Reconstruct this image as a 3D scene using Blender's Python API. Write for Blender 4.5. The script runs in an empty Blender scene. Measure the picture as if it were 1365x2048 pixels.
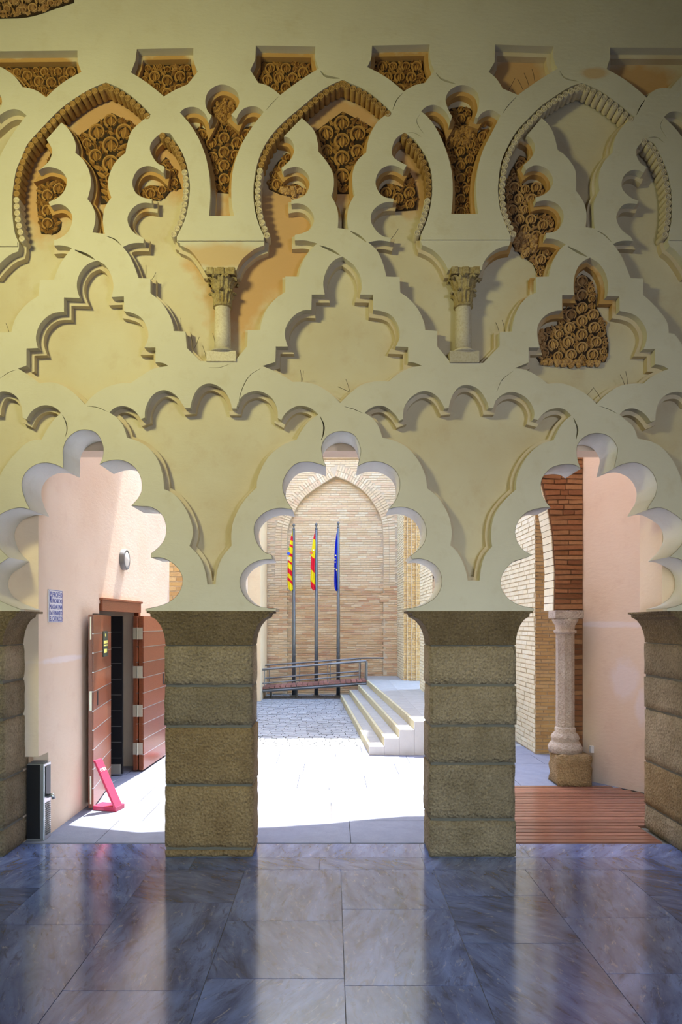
import bpy, bmesh, math, random
import numpy as np
from mathutils import Vector, Matrix
random.seed(7); np.random.seed(7)
SC = bpy.context.scene
COL = SC.collection

# ---------------------------------------------------------------- camera
F = 1365.0; D = 5.5; H = 1.894          # focal length in px, distance to the arcade, eye height
cam_d = bpy.data.cameras.new('camera'); cam = bpy.data.objects.new('camera', cam_d); COL.objects.link(cam)
cam.location = (0, -D, H); cam.rotation_euler = (math.radians(90), 0, 0)
cam_d.sensor_fit = 'VERTICAL'; cam_d.sensor_height = 36; cam_d.lens = F/2048*36
cam_d.shift_y = (1245-1024)/2048; cam_d.shift_x = (682.5-665)/2048
cam_d.clip_end = 200
SC.camera = cam
# ---------------------------------------------------------------- world, sun, added fill lights, exposure
w = bpy.data.worlds.new('sky'); SC.world = w; w.use_nodes = True
nt = w.node_tree; bg = nt.nodes['Background']
sky = nt.nodes.new('ShaderNodeTexSky'); sky.sky_type = 'NISHITA'; sky.sun_disc = False
sky.sun_elevation = math.radians(62); sky.sun_rotation = math.radians(0); sky.air_density = 1.0; sky.dust_density = 0.8; sky.ozone_density = 2.0
nt.links.new(sky.outputs[0], bg.inputs[0]); bg.inputs[1].default_value = 2.2
sd = bpy.data.lights.new('sun', 'SUN'); sd.energy = 17.0; sd.angle = math.radians(0.5); sd.color = (1, .96, .90)
sun = bpy.data.objects.new('sun', sd); COL.objects.link(sun); sun.location = (0, 6, 20)
sun.rotation_euler = Vector((0.10, 1.0, 2.15)).to_track_quat('Z', 'Y').to_euler()
def area(name, loc, target, size, energy, color, spread=180):
    a = bpy.data.lights.new(name, 'AREA'); a.shape = 'RECTANGLE'; a.size = size[0]; a.size_y = size[1]
    a.energy = energy; a.color = color; a.spread = math.radians(spread)
    o = bpy.data.objects.new(name, a); COL.objects.link(o); o.location = loc
    o.rotation_euler = (Vector(loc)-Vector(target)).to_track_quat('Z', 'Y').to_euler()
    return o
area('cool_fill_light', (3.0, -6.6, 3.3), (0.1, 0, 1.7), (1.0, .9), 38, (.84, .87, 1.0), 95)  # added cool light inside the hall; no window stands here
area("warm_fill_light", (-3.2, -3.8, 5.2), (-1.3, 0, 4.5), (.8, .6), 70, (1, .96, .45), 120)  # added warm light to yellow the upper left plaster; no fixture there
SC.view_settings.view_transform = 'Standard'; SC.view_settings.look = 'None'
SC.view_settings.exposure = 0.0; SC.view_settings.gamma = 1.0; SC.view_settings.use_curve_mapping = False

# ---------------------------------------------------------------- helpers
def X(px): return (px-665)*D/F
def Z(py): return H+(1245-py)*D/F
S = D/F
def link(name, me, mat=None, parent=None, kind=None, smooth=False):
    o = bpy.data.objects.new(name, me); COL.objects.link(o)
    if mat is not None and isinstance(me, bpy.types.Mesh) and not me.materials: me.materials.append(mat)
    if parent is not None: o.parent = parent
    if kind: o['kind'] = kind
    if smooth:
        for p in me.polygons: p.use_smooth = True
    return o
def thing(name, label, cat, group=None, loc=(0, 0, 0)):
    o = bpy.data.objects.new(name, None); COL.objects.link(o); o.location = loc
    o['label'] = label; o['category'] = cat
    if group: o['group'] = group
    return o
def tag(o, label, cat, group=None):
    o['label'] = label; o['category'] = cat
    if group: o['group'] = group
    return o
def adopt(child, parent):
    "parent while keeping world placement"
    child.parent = parent; child.matrix_parent_inverse = Matrix.Translation(-parent.location)
    return child
def mesh(name, vs, fs):
    me = bpy.data.meshes.new(name); me.from_pydata([tuple(v) for v in vs], [], fs); me.update(); return me
class MB:
    "mesh buffer of boxes, tubes and lathes"
    def __init__(s): s.v = []; s.f = []
    def add(s, vs, fs):
        n = len(s.v); s.v += [tuple(v) for v in vs]; s.f += [tuple(i+n for i in f) for f in fs]
    def box(s, a, b, rot=None, c=None):
        x0, y0, z0 = a; x1, y1, z1 = b
        vs = [Vector(p) for p in ((x0,y0,z0),(x1,y0,z0),(x1,y1,z0),(x0,y1,z0),(x0,y0,z1),(x1,y0,z1),(x1,y1,z1),(x0,y1,z1))]
        if rot is not None: vs = [rot @ (v-c)+c for v in vs]
        s.add(vs, [(0,3,2,1),(4,5,6,7),(0,1,5,4),(1,2,6,5),(2,3,7,6),(3,0,4,7)])
        return s
    def tube(s, pts, r, n=8, caps=True):
        pts = [Vector(p) for p in pts]; rr = r if isinstance(r, (list, tuple)) else [r]*len(pts)
        vs = []; 
        for i, p in enumerate(pts):
            t = (pts[min(i+1, len(pts)-1)]-pts[max(i-1, 0)]).normalized()
            a = t.cross(Vector((0, 1, 0))); 
            if a.length < 1e-3: a = t.cross(Vector((1, 0, 0)))
            a.normalize(); b = t.cross(a)
            for k in range(n):
                q = 2*math.pi*k/n; vs.append(p+(a*math.cos(q)+b*math.sin(q))*rr[i])
        fs = [(i*n+k, i*n+(k+1) % n, (i+1)*n+(k+1) % n, (i+1)*n+k) for i in range(len(pts)-1) for k in range(n)]
        if caps: fs += [tuple(range(n))[::-1], tuple((len(pts)-1)*n+k for k in range(n))]
        s.add(vs, fs); return s
    def lathe(s, c, prof, n=24, sx=1, sy=1, phase=0):
        vs = []
        for r, z in prof:
            for k in range(n):
                q = 2*math.pi*(k+phase)/n; vs.append((c[0]+r*math.cos(q)*sx, c[1]+r*math.sin(q)*sy, c[2]+z))
        m = len(prof)
        fs = [(i*n+k, i*n+(k+1) % n, (i+1)*n+(k+1) % n, (i+1)*n+k) for i in range(m-1) for k in range(n)]
        fs += [tuple(range(n))[::-1], tuple((m-1)*n+k for k in range(n))]
        s.add(vs, fs); return s
    def build(s, name, mat, parent=None, kind=None, smooth=False, bevel=0):
        me = mesh(name, s.v, s.f)
        bm = bmesh.new(); bm.from_mesh(me); bmesh.ops.recalc_face_normals(bm, faces=bm.faces)
        if bevel: bmesh.ops.bevel(bm, geom=bm.edges[:], offset=bevel, segments=2, affect='EDGES', profile=.7)
        bm.to_mesh(me); bm.free()
        return link(name, me, mat, parent, kind, smooth)
def rough_block(name, a, b, mat, parent, amp=.006, cell=.05, seed=0, warp=None):
    "a stone block: gridded, slightly rounded and uneven"
    rng = np.random.RandomState(seed)
    bm = bmesh.new(); dims = [b[i]-a[i] for i in range(3)]
    ns = [max(2, int(d/cell)) for d in dims]
    vid = {}
    def V(i, j, k):
        key = (i, j, k)
        if key not in vid:
            p = Vector((a[0]+dims[0]*i/ns[0], a[1]+dims[1]*j/ns[1], a[2]+dims[2]*k/ns[2]))
            e = sum(((i in (0, ns[0])), (j in (0, ns[1])), (k in (0, ns[2]))))
            cen = Vector([(a[q]+b[q])/2 for q in range(3)])
            if e >= 2: p += Vector([(-1 if (p-cen)[q] > 0 else 1)*.006*((i, j, k)[q] in (0, ns[q])) for q in range(3)])
            p += Vector(rng.uniform(-amp, amp, 3))
            if warp: p = warp(p)
            vid[key] = bm.verts.new(p)
        return vid[key]
    for ax in range(3):
        u, v = (ax+1) % 3, (ax+2) % 3
        for side in (0, ns[ax]):
            for i in range(ns[u]):
                for j in range(ns[v]):
                    q = []
                    for (di, dj) in ((0, 0), (1, 0), (1, 1), (0, 1)):
                        idx = [0, 0, 0]; idx[ax] = side; idx[u] = i+di; idx[v] = j+dj; q.append(V(*idx))
                    if side == 0: q.reverse()
                    bm.faces.new(q)
    me = bpy.data.meshes.new(name); bm.to_mesh(me); bm.free()
    return link(name, me, mat, parent, smooth=True)

def sp(txt):
    "outline text -> dense polyline; points ending in c are corners, the rest are joined smoothly"
    pts = []; cor = []
    for t in txt.split():
        c = t.endswith('c'); t = t.rstrip('c'); x, y = t.split(','); pts.append((float(x), float(y))); cor.append(c)
    return pts, cor
def smooth_path(txt, closed=True):
    pts, cor = sp(txt); n = len(pts); P = [np.array(p) for p in pts]; out = []
    rng = range(n if closed else n-1)
    for i in rng:
        a, b = i, (i+1) % n
        p1, p2 = P[a], P[b]
        L = np.linalg.norm(p2-p1)
        if cor[a] and cor[b]: out.append(p1); continue
        if not closed and (a == 0): p0 = 2*p1-p2
        else: p0 = P[(a-1) % n]
        if not closed and b == n-1: p3 = 2*p2-p1
        else: p3 = P[(b+1) % n]
        t1 = (p2-p0); t2 = (p3-p1)
        t1 = t1/ (np.linalg.norm(t1)+1e-9)*L; t2 = t2/(np.linalg.norm(t2)+1e-9)*L
        if cor[a]: t1 = 1.6*(p2-p1)-.6*t2 if not cor[b] else p2-p1
        if cor[b]: t2 = 1.6*(p2-p1)-.6*t1
        m = max(2, int(L/3.5))
        for k in range(m):
            t = k/m
            out.append((2*t**3-3*t*t+1)*p1+(t**3-2*t*t+t)*t1+(-2*t**3+3*t*t)*p2+(t**3-t*t)*t2)
    if not closed: out.append(P[-1])
    return np.array(out)
def seg_dist(pts, poly):
    a = poly; b = np.roll(poly, -1, 0); d = b-a; L2 = (d**2).sum(1)+1e-12
    res = np.empty(len(pts))
    for i, p in enumerate(pts):
        t = np.clip(((p-a)*d).sum(1)/L2, 0, 1); q = a+d*t[:, None]; res[i] = np.sqrt(((p-q)**2).sum(1).min())
    return res
def area2(poly):
    x, y = poly[:, 0], poly[:, 1]; return (x*np.roll(y, -1)-np.roll(x, -1)*y).sum()
def densify(poly, step=3.0):
    out = []
    for i in range(len(poly)):
        a, b = poly[i], poly[(i+1) % len(poly)]; L = np.linalg.norm(b-a); m = max(1, int(L/step))
        for k in range(m): out.append(a+(b-a)*k/m)
    return np.array(out)
def inset(poly, d):
    "shrink a closed outline by d, dropping the loops that an offset makes at tips"
    P = densify(poly, 2.5)
    s = 1 if area2(P) > 0 else -1
    keep = [0]
    for i in range(1, len(P)):
        if np.linalg.norm(P[i]-P[keep[-1]]) > .3: keep.append(i)
    P = P[keep]; n = len(P); out = []
    for i in range(n):
        e1 = P[i]-P[i-1]; e2 = P[(i+1) % n]-P[i]
        e1 = e1/np.linalg.norm(e1); e2 = e2/np.linalg.norm(e2)
        n1 = s*np.array([-e1[1], e1[0]]); n2 = s*np.array([-e2[1], e2[0]])
        turn = s*(e1[0]*e2[1]-e1[1]*e2[0])
        m = n1+n2; m /= (np.linalg.norm(m)+1e-9); c = max(.35, m.dot(n1))
        out.append(P[i]+m*d/c if (turn > 0 or c > .8) else P[i]+m*d/c)
    out = np.array(out)
    dist = seg_dist(out, P)
    out = out[dist > d*.97]
    keep = [out[0]]
    for p in out[1:]:
        if np.linalg.norm(p-keep[-1]) > .8: keep.append(p)
    return np.array(keep)
def inside(poly, p):
    x, y = p; a = poly; b = np.roll(poly, -1, 0)
    c = (a[:, 1] > y) != (b[:, 1] > y)
    xi = (b[:, 0]-a[:, 0])*(y-a[:, 1])/(b[:, 1]-a[:, 1]+1e-12)+a[:, 0]
    return (c & (x < xi)).sum() % 2 == 1
def slab(name, outlines, y0, y1, mat, parent=None, kind=None, conv=None):
    "sheet lying in the plane of the arcade between depths y0 and y1, with holes (even-odd)"
    cu = bpy.data.curves.new(name, 'CURVE'); cu.dimensions = '2D'; cu.fill_mode = 'BOTH'; cu.extrude = (y1-y0)/2
    for P in outlines:
        s = cu.splines.new('POLY'); s.points.add(len(P)-1); s.use_cyclic_u = True
        for i, (px, py) in enumerate(P):
            x, z = (X(px), Z(py)) if conv is None else (px, py)
            s.points[i].co = (x, z, 0, 1)
    o = bpy.data.objects.new('tmp', cu); COL.objects.link(o)
    dg = bpy.context.evaluated_depsgraph_get(); me = bpy.data.meshes.new_from_object(o.evaluated_get(dg))
    bpy.data.objects.remove(o); bpy.data.curves.remove(cu)
    yc = (y0+y1)/2
    n = len(me.vertices); co = np.empty(n*3); me.vertices.foreach_get('co', co); co = co.reshape(-1, 3)
    new = np.stack([co[:, 0], yc-co[:, 2], co[:, 1]], 1); me.vertices.foreach_set('co', new.ravel()); me.update()
    me.name = name; me.materials.clear()
    for p in me.polygons: p.use_smooth = False
    return link(name, me, mat, parent, kind)

# ---------------------------------------------------------------- materials
def mat_base(name, rough=.8, spec=.3):
    m = bpy.data.materials.new(name); m.use_nodes = True; n = m.node_tree.nodes; b = n['Principled BSDF']
    b.inputs['Roughness'].default_value = rough; b.inputs['Specular IOR Level'].default_value = spec
    return m, m.node_tree, b
def N(nt, t, **kw):
    n = nt.nodes.new('ShaderNode'+t)
    for k, v in kw.items():
        if k in n.inputs: n.inputs[k].default_value = v
        else: setattr(n, k, v)
    return n
def rgba(c): return (c[0], c[1], c[2], 1)
def plain(name, c, rough=.6, metal=0, spec=.4):
    m, nt, b = mat_base(name, rough, spec); b.inputs['Base Color'].default_value = rgba(c); b.inputs['Metallic'].default_value = metal; return m
def pos(nt):
    g = N(nt, 'NewGeometry'); return g.outputs['Position']
def mixc(nt, fac, a, b):
    m = N(nt, 'Mix'); m.data_type = 'RGBA'; m.clamp_factor = True
    for s, v in ((0, fac), (6, a), (7, b)):
        if isinstance(v, bpy.types.NodeSocket): nt.links.new(v, m.inputs[s])
        elif isinstance(v, (int, float)): m.inputs[s].default_value = v
        else: m.inputs[s].default_value = rgba(v)
    return m.outputs[2]
def noise(nt, vec, scale, detail=4, rough=.55, lo=.3, hi=.7, dist=0):
    n = N(nt, 'TexNoise', Scale=scale, Detail=detail, Roughness=rough, Distortion=dist); nt.links.new(vec, n.inputs['Vector'])
    r = N(nt, 'MapRange'); r.inputs[1].default_value = lo; r.inputs[2].default_value = hi; nt.links.new(n.outputs[0], r.inputs[0])
    return r.outputs[0]
def scaled(nt, vec, s):
    m = N(nt, 'Mapping'); m.inputs['Scale'].default_value = s; nt.links.new(vec, m.inputs[0]); return m.outputs[0]
def math_(nt, op, a, b=None):
    m = N(nt, 'Math', operation=op)
    for i, v in enumerate((a, b)):
        if v is None: continue
        if isinstance(v, bpy.types.NodeSocket): nt.links.new(v, m.inputs[i])
        else: m.inputs[i].default_value = v
    return m.outputs[0]
def bump(nt, b, h, strength=.3, dist=.01):
    n = N(nt, 'Bump', Strength=strength, Distance=dist); nt.links.new(h, n.inputs['Height']); nt.links.new(n.outputs[0], b.inputs['Normal'])
def blob(nt, vec, c, r, soft=.25):
    "0..1 patch around the point c of half-size r (x, y, z)"
    s = N(nt, 'VectorMath', operation='SUBTRACT'); nt.links.new(vec, s.inputs[0]); s.inputs[1].default_value = c
    d = N(nt, 'VectorMath', operation='DIVIDE'); nt.links.new(s.outputs[0], d.inputs[0]); d.inputs[1].default_value = r
    l = N(nt, 'VectorMath', operation='LENGTH'); nt.links.new(d.outputs[0], l.inputs[0])
    n = N(nt, 'TexNoise', Scale=9, Detail=4); nt.links.new(vec, n.inputs['Vector'])
    q = math_(nt, 'ADD', l.outputs['Value'], math_(nt, 'MULTIPLY', math_(nt, 'SUBTRACT', n.outputs[0], .5), .8))
    mr = N(nt, 'MapRange'); mr.inputs[1].default_value = 1+soft; mr.inputs[2].default_value = 1-soft; nt.links.new(q, mr.inputs[0])
    return mr.outputs[0]
def plaster_mat(name, c1, c2, stain, patches=(), pc=None):
    m, nt, b = mat_base(name, .85, .2); p = pos(nt)
    col = mixc(nt, noise(nt, p, 1.6, 5), c1, c2)
    col = mixc(nt, math_(nt, 'MULTIPLY', noise(nt, p, 5, 6, .65, .55, .8), .35), col, stain)
    for i, (c, r) in enumerate(patches):
        col = mixc(nt, blob(nt, p, c, r), col, pc)
    nt.links.new(col, b.inputs['Base Color'])
    bump(nt, b, noise(nt, scaled(nt, p, (1, 1, 2.5)), 14, 6, .6, 0, 1), .14, .02)
    return m
M = {}
M['plaster'] = plaster_mat('lime_plaster', (.66, .62, .49), (.60, .555, .43), (.46, .36, .18),
    [((X(443), 0, Z(512)), (82*S, 1, 24*S)), ((X(1190), 0, Z(146)), (26*S, 1, 11*S))], (.60, .43, .24))
M['plaster_back'] = plaster_mat('recess_plaster', (.64, .58, .42), (.58, .49, .32), (.46, .30, .15),
    [((X(p), .1, Z(q)), (a*S, 3, c*S)) for p, q, a, c in ((470, 520, 70, 150), (560, 470, 90, 130), (450, 510, 80, 30), (1045, 130, 60, 45), (1290, 150, 80, 50), (212, 225, 85, 60), (212, 300, 60, 110), (80, 360, 55, 100), (690, 230, 80, 60), (690, 300, 60, 90), (345, 315, 45, 65), (840, 340, 50, 70))], (.58, .35, .16))
M['plaster_lower'] = M['plaster']
M['white'] = plaster_mat('whitened_soffit', (.80, .79, .72), (.74, .73, .66), (.55, .5, .4))
def ledge_mat():
    "light plaster ledges, old ochre plaster round the carved panels"
    m, nt, b = mat_base('ledge_plaster', .85, .2); p = pos(nt)
    col = mixc(nt, noise(nt, p, 2.5, 5), (.66, .58, .42), (.56, .44, .27))
    for (px, py, rx, ry) in ((60,150,120,60),(325,150,80,60),(565,140,90,60),(800,140,90,60),(212,270,120,190),(80,370,62,110),(690,250,130,170),(550,300,55,75),(345,310,50,85),(840,350,60,90),(445,270,110,110),(928,300,110,180),(1050,420,85,150),(1165,620,75,110)):
        col = mixc(nt, blob(nt, p, (X(px), .1, Z(py)), (rx*S, 3, ry*S), .12), col, (.50, .29, .10))
    nt.links.new(col, b.inputs['Base Color']); bump(nt, b, noise(nt, p, 30, 6, .6, 0, 1), .3, .01)
    return m
M['ledge'] = ledge_mat()
M['pink'] = plaster_mat('pink_render', (.86, .70, .54), (.82, .64, .47), (.66, .46, .32),
    [((3.33, 2.2, 1.24), (.10, .6, .22)), ((3.46, 2.0, .95), (.05, .4, .2)), ((-2.53, .95, 1.55), (.4, .5, .03)), ((3.2, 2.4, 1.87), (.5, .6, .035))], (.86, .74, .66))
def stone_mat(name, c1, c2, dark, sc=1.0, bs=1.0):
    m, nt, b = mat_base(name, .9, .2); p = pos(nt)
    oi = N(nt, 'ObjectInfo')
    col = mixc(nt, noise(nt, p, 3*sc, 6, .65), c1, c2)
    col = mixc(nt, math_(nt, 'MULTIPLY', noise(nt, p, 60, 3, .7, .45, .7), .55), col, dark)
    col = mixc(nt, math_(nt, 'MULTIPLY', noise(nt, scaled(nt, p, (1, 1, 1)), 90, 2, .5, .6, .75), .35), col, (.75, .66, .46))
    h = N(nt, 'HueSaturation'); nt.links.new(col, h.inputs['Color'])
    nt.links.new(math_(nt, 'ADD', math_(nt, 'MULTIPLY', oi.outputs['Random'], .35), .82), h.inputs['Value'])
    nt.links.new(h.outputs[0], b.inputs['Base Color'])
    v = N(nt, 'TexVoronoi', Scale=42); nt.links.new(p, v.inputs['Vector'])
    hh = math_(nt, 'ADD', math_(nt, 'MULTIPLY', v.outputs[0], .8), noise(nt, p, 30, 6, .75, 0, 1))
    bump(nt, b, hh, bs, .03)
    return m
M['stone'] = stone_mat('pillar_stone', (.56, .44, .28), (.34, .26, .15), (.10, .07, .04))
M['stone_warm'] = stone_mat('old_ochre_stone', (.54, .38, .19), (.34, .22, .10), (.10, .06, .025))
M['stone_top'] = stone_mat('dark_capital_stone', (.34, .25, .14), (.20, .14, .07), (.07, .045, .02))
M['pale_stone'] = stone_mat('pale_column_stone', (.66, .56, .46), (.5, .4, .32), (.25, .17, .12), 2, .5)
M['marble_old'] = stone_mat('old_marble_shaft', (.66, .60, .46), (.58, .50, .36), (.42, .32, .18), 1, .12)
M['capital'] = stone_mat('stained_capital_marble', (.52, .42, .22), (.34, .24, .09), (.16, .10, .03), 4, .5)
def carving_mat(name, c1, c2, rough=.7, spec=.3):
    m, nt, b = mat_base(name, rough, spec); p = pos(nt)
    col = mixc(nt, noise(nt, p, 14, 5, .65), c1, c2); nt.links.new(col, b.inputs['Base Color'])
    bump(nt, b, noise(nt, p, 80, 4, .6, 0, 1), .35, .006); return m
M['carve'] = carving_mat('ochre_stucco_relief', (.50, .275, .08), (.32, .16, .04))
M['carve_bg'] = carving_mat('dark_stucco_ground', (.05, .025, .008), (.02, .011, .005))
M['carve_tan'] = carving_mat('tan_stucco_relief', (.60, .38, .17), (.42, .23, .08))
M['carve_roll_old'] = carving_mat('brown_scroll_stucco', (.46, .27, .09), (.30, .17, .05))
M['carve_roll_new'] = carving_mat('pale_scroll_stucco', (.66, .58, .42), (.56, .46, .30))
def brick_mat(name, cs, rough=.85):
    m, nt, b = mat_base(name, rough, .2); p = pos(nt)
    g = N(nt, 'NewGeometry'); oi = N(nt, 'ObjectInfo')
    r = math_(nt, 'FRACT', math_(nt, 'ADD', g.outputs['Random Per Island'], math_(nt, 'MULTIPLY', oi.outputs['Random'], 7.3)))
    cr = N(nt, 'ValToRGB'); nt.links.new(r, cr.inputs[0]); e = cr.color_ramp.elements
    for i, c in enumerate(cs):
        x = i/(len(cs)-1)
        if i < 2: e[i].position = x; e[i].color = rgba(c)
        else: q = e.new(x); q.color = rgba(c)
    e[0].position = 0; e[1].position = 1/(len(cs)-1)
    col = mixc(nt, math_(nt, 'MULTIPLY', noise(nt, p, 18, 5, .7, .4, .8), .4), cr.outputs[0], [q*.6 for q in cs[-1]])
    nt.links.new(col, b.inputs['Base Color']); bump(nt, b, noise(nt, p, 45, 5, .7, 0, 1), .4, .01)
    return m
M['brick'] = brick_mat('old_brick', [(.86, .72, .48), (.82, .64, .40), (.90, .80, .58), (.80, .58, .38), (.85, .68, .44)])
M['brick_low'] = brick_mat('worn_brick', [(.80, .60, .36), (.70, .48, .27), (.86, .70, .46), (.62, .36, .22), (.76, .52, .28)])
M['brick_pale_sunlit'] = brick_mat('sunlit_pale_brick', [(.84, .76, .54), (.80, .72, .50), (.86, .80, .60)])  # pale tone carries the sunlight on left-facing brick sides
M['brick_yellow'] = brick_mat('yellow_brick', [(.62, .43, .18), (.54, .35, .14), (.66, .48, .24), (.48, .30, .12)])
M['brick_dark'] = brick_mat('dark_red_brick', [(.36, .16, .07), (.26, .11, .05), (.42, .22, .10), (.20, .08, .035)])
M['mortar'] = plaster_mat('pale_mortar', (.70, .60, .44), (.62, .50, .34), (.5, .38, .22))
M['mortar_dark'] = plaster_mat('dark_mortar', (.24, .13, .07), (.18, .09, .05), (.1, .05, .03))
def marble_mat():
    m, nt, b = mat_base('sky_tinted_grey_marble', .16, .9); p = pos(nt); oi = N(nt, 'ObjectInfo')
    rot = N(nt, 'VectorRotate', rotation_type='Z_AXIS'); nt.links.new(p, rot.inputs['Vector'])
    nt.links.new(math_(nt, 'MULTIPLY', oi.outputs['Random'], 2.4), rot.inputs['Angle'])
    off = N(nt, 'VectorMath', operation='ADD'); nt.links.new(rot.outputs[0], off.inputs[0])
    cmb = N(nt, 'CombineXYZ'); nt.links.new(math_(nt, 'MULTIPLY', oi.outputs['Random'], 37.), cmb.inputs[0]); nt.links.new(cmb.outputs[0], off.inputs[1])
    st = scaled(nt, off.outputs[0], (1, 3.2, 1))
    col = mixc(nt, noise(nt, st, 2.2, 8, .62, .3, .72, .6), (.22, .31, .64), (.055, .07, .16))  # blue base colour stands in for skylight on grey marble
    col = mixc(nt, math_(nt, 'MULTIPLY', noise(nt, st, 5.5, 9, .7, .53, .64, 1.2), .6), col, (.055, .055, .075))
    col = mixc(nt, math_(nt, 'MULTIPLY', noise(nt, st, 9, 8, .7, .58, .7, .8), .5), col, (.62, .62, .66))
    h = N(nt, 'HueSaturation'); nt.links.new(col, h.inputs['Color'])
    nt.links.new(math_(nt, 'ADD', math_(nt, 'MULTIPLY', oi.outputs['Random'], .5), .75), h.inputs['Value'])
    nt.links.new(h.outputs[0], b.inputs['Base Color'])
    b.inputs['Coat Weight'].default_value = .7; b.inputs['Coat Roughness'].default_value = .12
    r = noise(nt, p, 6, 4, .6, 0, 1); nt.links.new(math_(nt, 'ADD', math_(nt, 'MULTIPLY', r, .10), .10), b.inputs['Roughness'])
    return m
M['marble'] = marble_mat()
M['grout'] = plain('pale_grout', (.42, .42, .44), .8)
def paving_mat(name, c1, c2):
    m, nt, b = mat_base(name, .75, .3); p = pos(nt); g = N(nt, 'NewGeometry'); oi = N(nt, 'ObjectInfo')
    col = mixc(nt, noise(nt, p, 7, 6, .7), c1, c2)
    h = N(nt, 'HueSaturation'); nt.links.new(col, h.inputs['Color'])
    nt.links.new(math_(nt, 'ADD', math_(nt, 'MULTIPLY', g.outputs['Random Per Island'], .3), .85), h.inputs['Value'])
    nt.links.new(h.outputs[0], b.inputs['Base Color']); bump(nt, b, noise(nt, p, 60, 4, .6, 0, 1), .3, .006); return m
M['paving'] = paving_mat('grey_paving', (.27, .29, .37), (.21, .23, .30))
M['cobble'] = paving_mat('court_setts', (.40, .42, .44), (.28, .30, .33))
M['joint'] = plain('dark_joint', (.16, .15, .12), .9)
M['step'] = paving_mat('step_stone', (.42, .42, .40), (.33, .33, .32))
M['step_end_glare'] = paving_mat('glare_step_end', (.80, .78, .72), (.74, .72, .66))  # near-white put in for sun glare on the near step ends
M['step_edge'] = paving_mat('step_riser_stone', (.60, .56, .38), (.48, .44, .28))
def wood_mat(name, c1, c2, rough=.3, axis=(1, 12, 12)):
    m, nt, b = mat_base(name, rough, .5); p = pos(nt); oi = N(nt, 'ObjectInfo')
    cmb = N(nt, 'CombineXYZ'); nt.links.new(math_(nt, 'MULTIPLY', oi.outputs['Random'], 31.), cmb.inputs[0])
    off = N(nt, 'VectorMath', operation='ADD'); nt.links.new(p, off.inputs[0]); nt.links.new(cmb.outputs[0], off.inputs[1])
    st = scaled(nt, off.outputs[0], axis)
    col = mixc(nt, noise(nt, st, 5, 6, .6, .3, .7, .5), c1, c2)
    h = N(nt, 'HueSaturation'); nt.links.new(col, h.inputs['Color'])
    nt.links.new(math_(nt, 'ADD', math_(nt, 'MULTIPLY', oi.outputs['Random'], .5), .75), h.inputs['Value'])
    nt.links.new(h.outputs[0], b.inputs['Base Color']); bump(nt, b, noise(nt, st, 9, 4, .6, 0, 1), .12, .004); return m
M['deck'] = wood_mat('varnished_deck_board', (.36, .16, .10), (.22, .085, .055), .20)
M['door_wood'] = wood_mat('varnished_door_wood', (.32, .10, .04), (.21, .06, .025), .28, (4, 4, 30))
M['ramp_wood'] = wood_mat('ramp_board_wood', (.36, .17, .14), (.26, .12, .10), .6, (12, 1, 12))
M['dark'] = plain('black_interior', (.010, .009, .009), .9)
M['black'] = plain('black_plastic', (.012, .012, .014), .35)
M['steel'] = plain('brushed_steel', (.62, .62, .62), .35, 1)
M['brass'] = plain('hinge_brass', (.66, .62, .48), .4, .8)
M['grey_metal'] = plain('painted_grey_metal', (.20, .20, .19), .45, .3)
M['pole'] = plain('grey_flagpole_metal', (.16, .18, .20), .3, .6)
M['red_acrylic'] = plain('crimson_acrylic', (.58, .06, .13), .15)
M['tile_white'] = plain('white_glazed_tile', (.82, .83, .86), .2)
M['tile_blue'] = plain('cobalt_tile_paint', (.05, .08, .38), .3)
M['lamp_glass'] = plain('opal_lamp_glass', (.86, .84, .74), .25)
M['label_dark'] = plain('dark_green_label', (.05, .07, .05), .4)
M['label_yellow'] = plain('yellow_label_print', (.85, .78, .18), .5)
M['wire'] = plain('bird_wire', (.08, .06, .05), .5, .5)

# ================================================================ THE ARCADE WALL
A1 = "41,1222c 41,1219c 20,1211 0,1202 -20,1186 -28,1163 -20,1142 0,1127 17,1115c 0,1098 -8,1085 -14,1056 -2,1031 23,1018 44,1015 60,1019c 50,999 43,969 51,945 74,928 101,926 126,936c 126,915 126,898 134,878 152,863 172,859 194,867 207,893 206,914 199,928c 219,921 243,920 266,931 281,952 284,979 277,996 263,1011c 283,1012 303,1014 324,1029 333,1056 327,1083 303,1107c 303,1115c 322,1115 340,1122 357,1137 366,1158 361,1181 344,1201 320,1212 291,1218c 291,1222c"
A2 = "552,1222c 552,1217c 533,1216 507,1209 486,1188 480,1160 492,1136 517,1121 545,1118c 543,1110c 524,1100 510,1075 510,1047 528,1026 556,1016 585,1019c 572,998 565,973 572,949 591,928 616,923 640,928 652,933c 645,912 644,889 658,870 683,862 709,870 722,896 721,914 716,932c 739,923 767,925 792,941 801,966 795,995 779,1017c 809,1014 837,1026 853,1054 849,1086 822,1112c 825,1118c 851,1119 876,1135 885,1163 876,1190 855,1207 834,1215 814,1217c 814,1222c"
A3 = "1069,1222c 1069,1217c 1036,1209 1015,1195 1002,1172 1006,1147 1026,1124 1050,1116 1065,1110c 1043,1096 1031,1069 1035,1046 1053,1025 1080,1016 1102,1015c 1087,995 1082,974 1086,954 1104,935 1132,928 1152,930 1162,937c 1155,916 1155,892 1169,874 1193,866 1220,873 1236,895 1234,916 1229,936c 1254,926 1278,926 1302,940 1315,966 1312,991 1303,1006 1295,1020c 1322,1015 1350,1028 1367,1044 1372,1070 1361,1094 1340,1114c 1365,1120 1390,1138 1398,1164 1388,1190 1365,1208 1335,1217c 1335,1222c"
arch_open = [smooth_path(a, closed=False) for a in (A1, A2, A3)]
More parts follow.
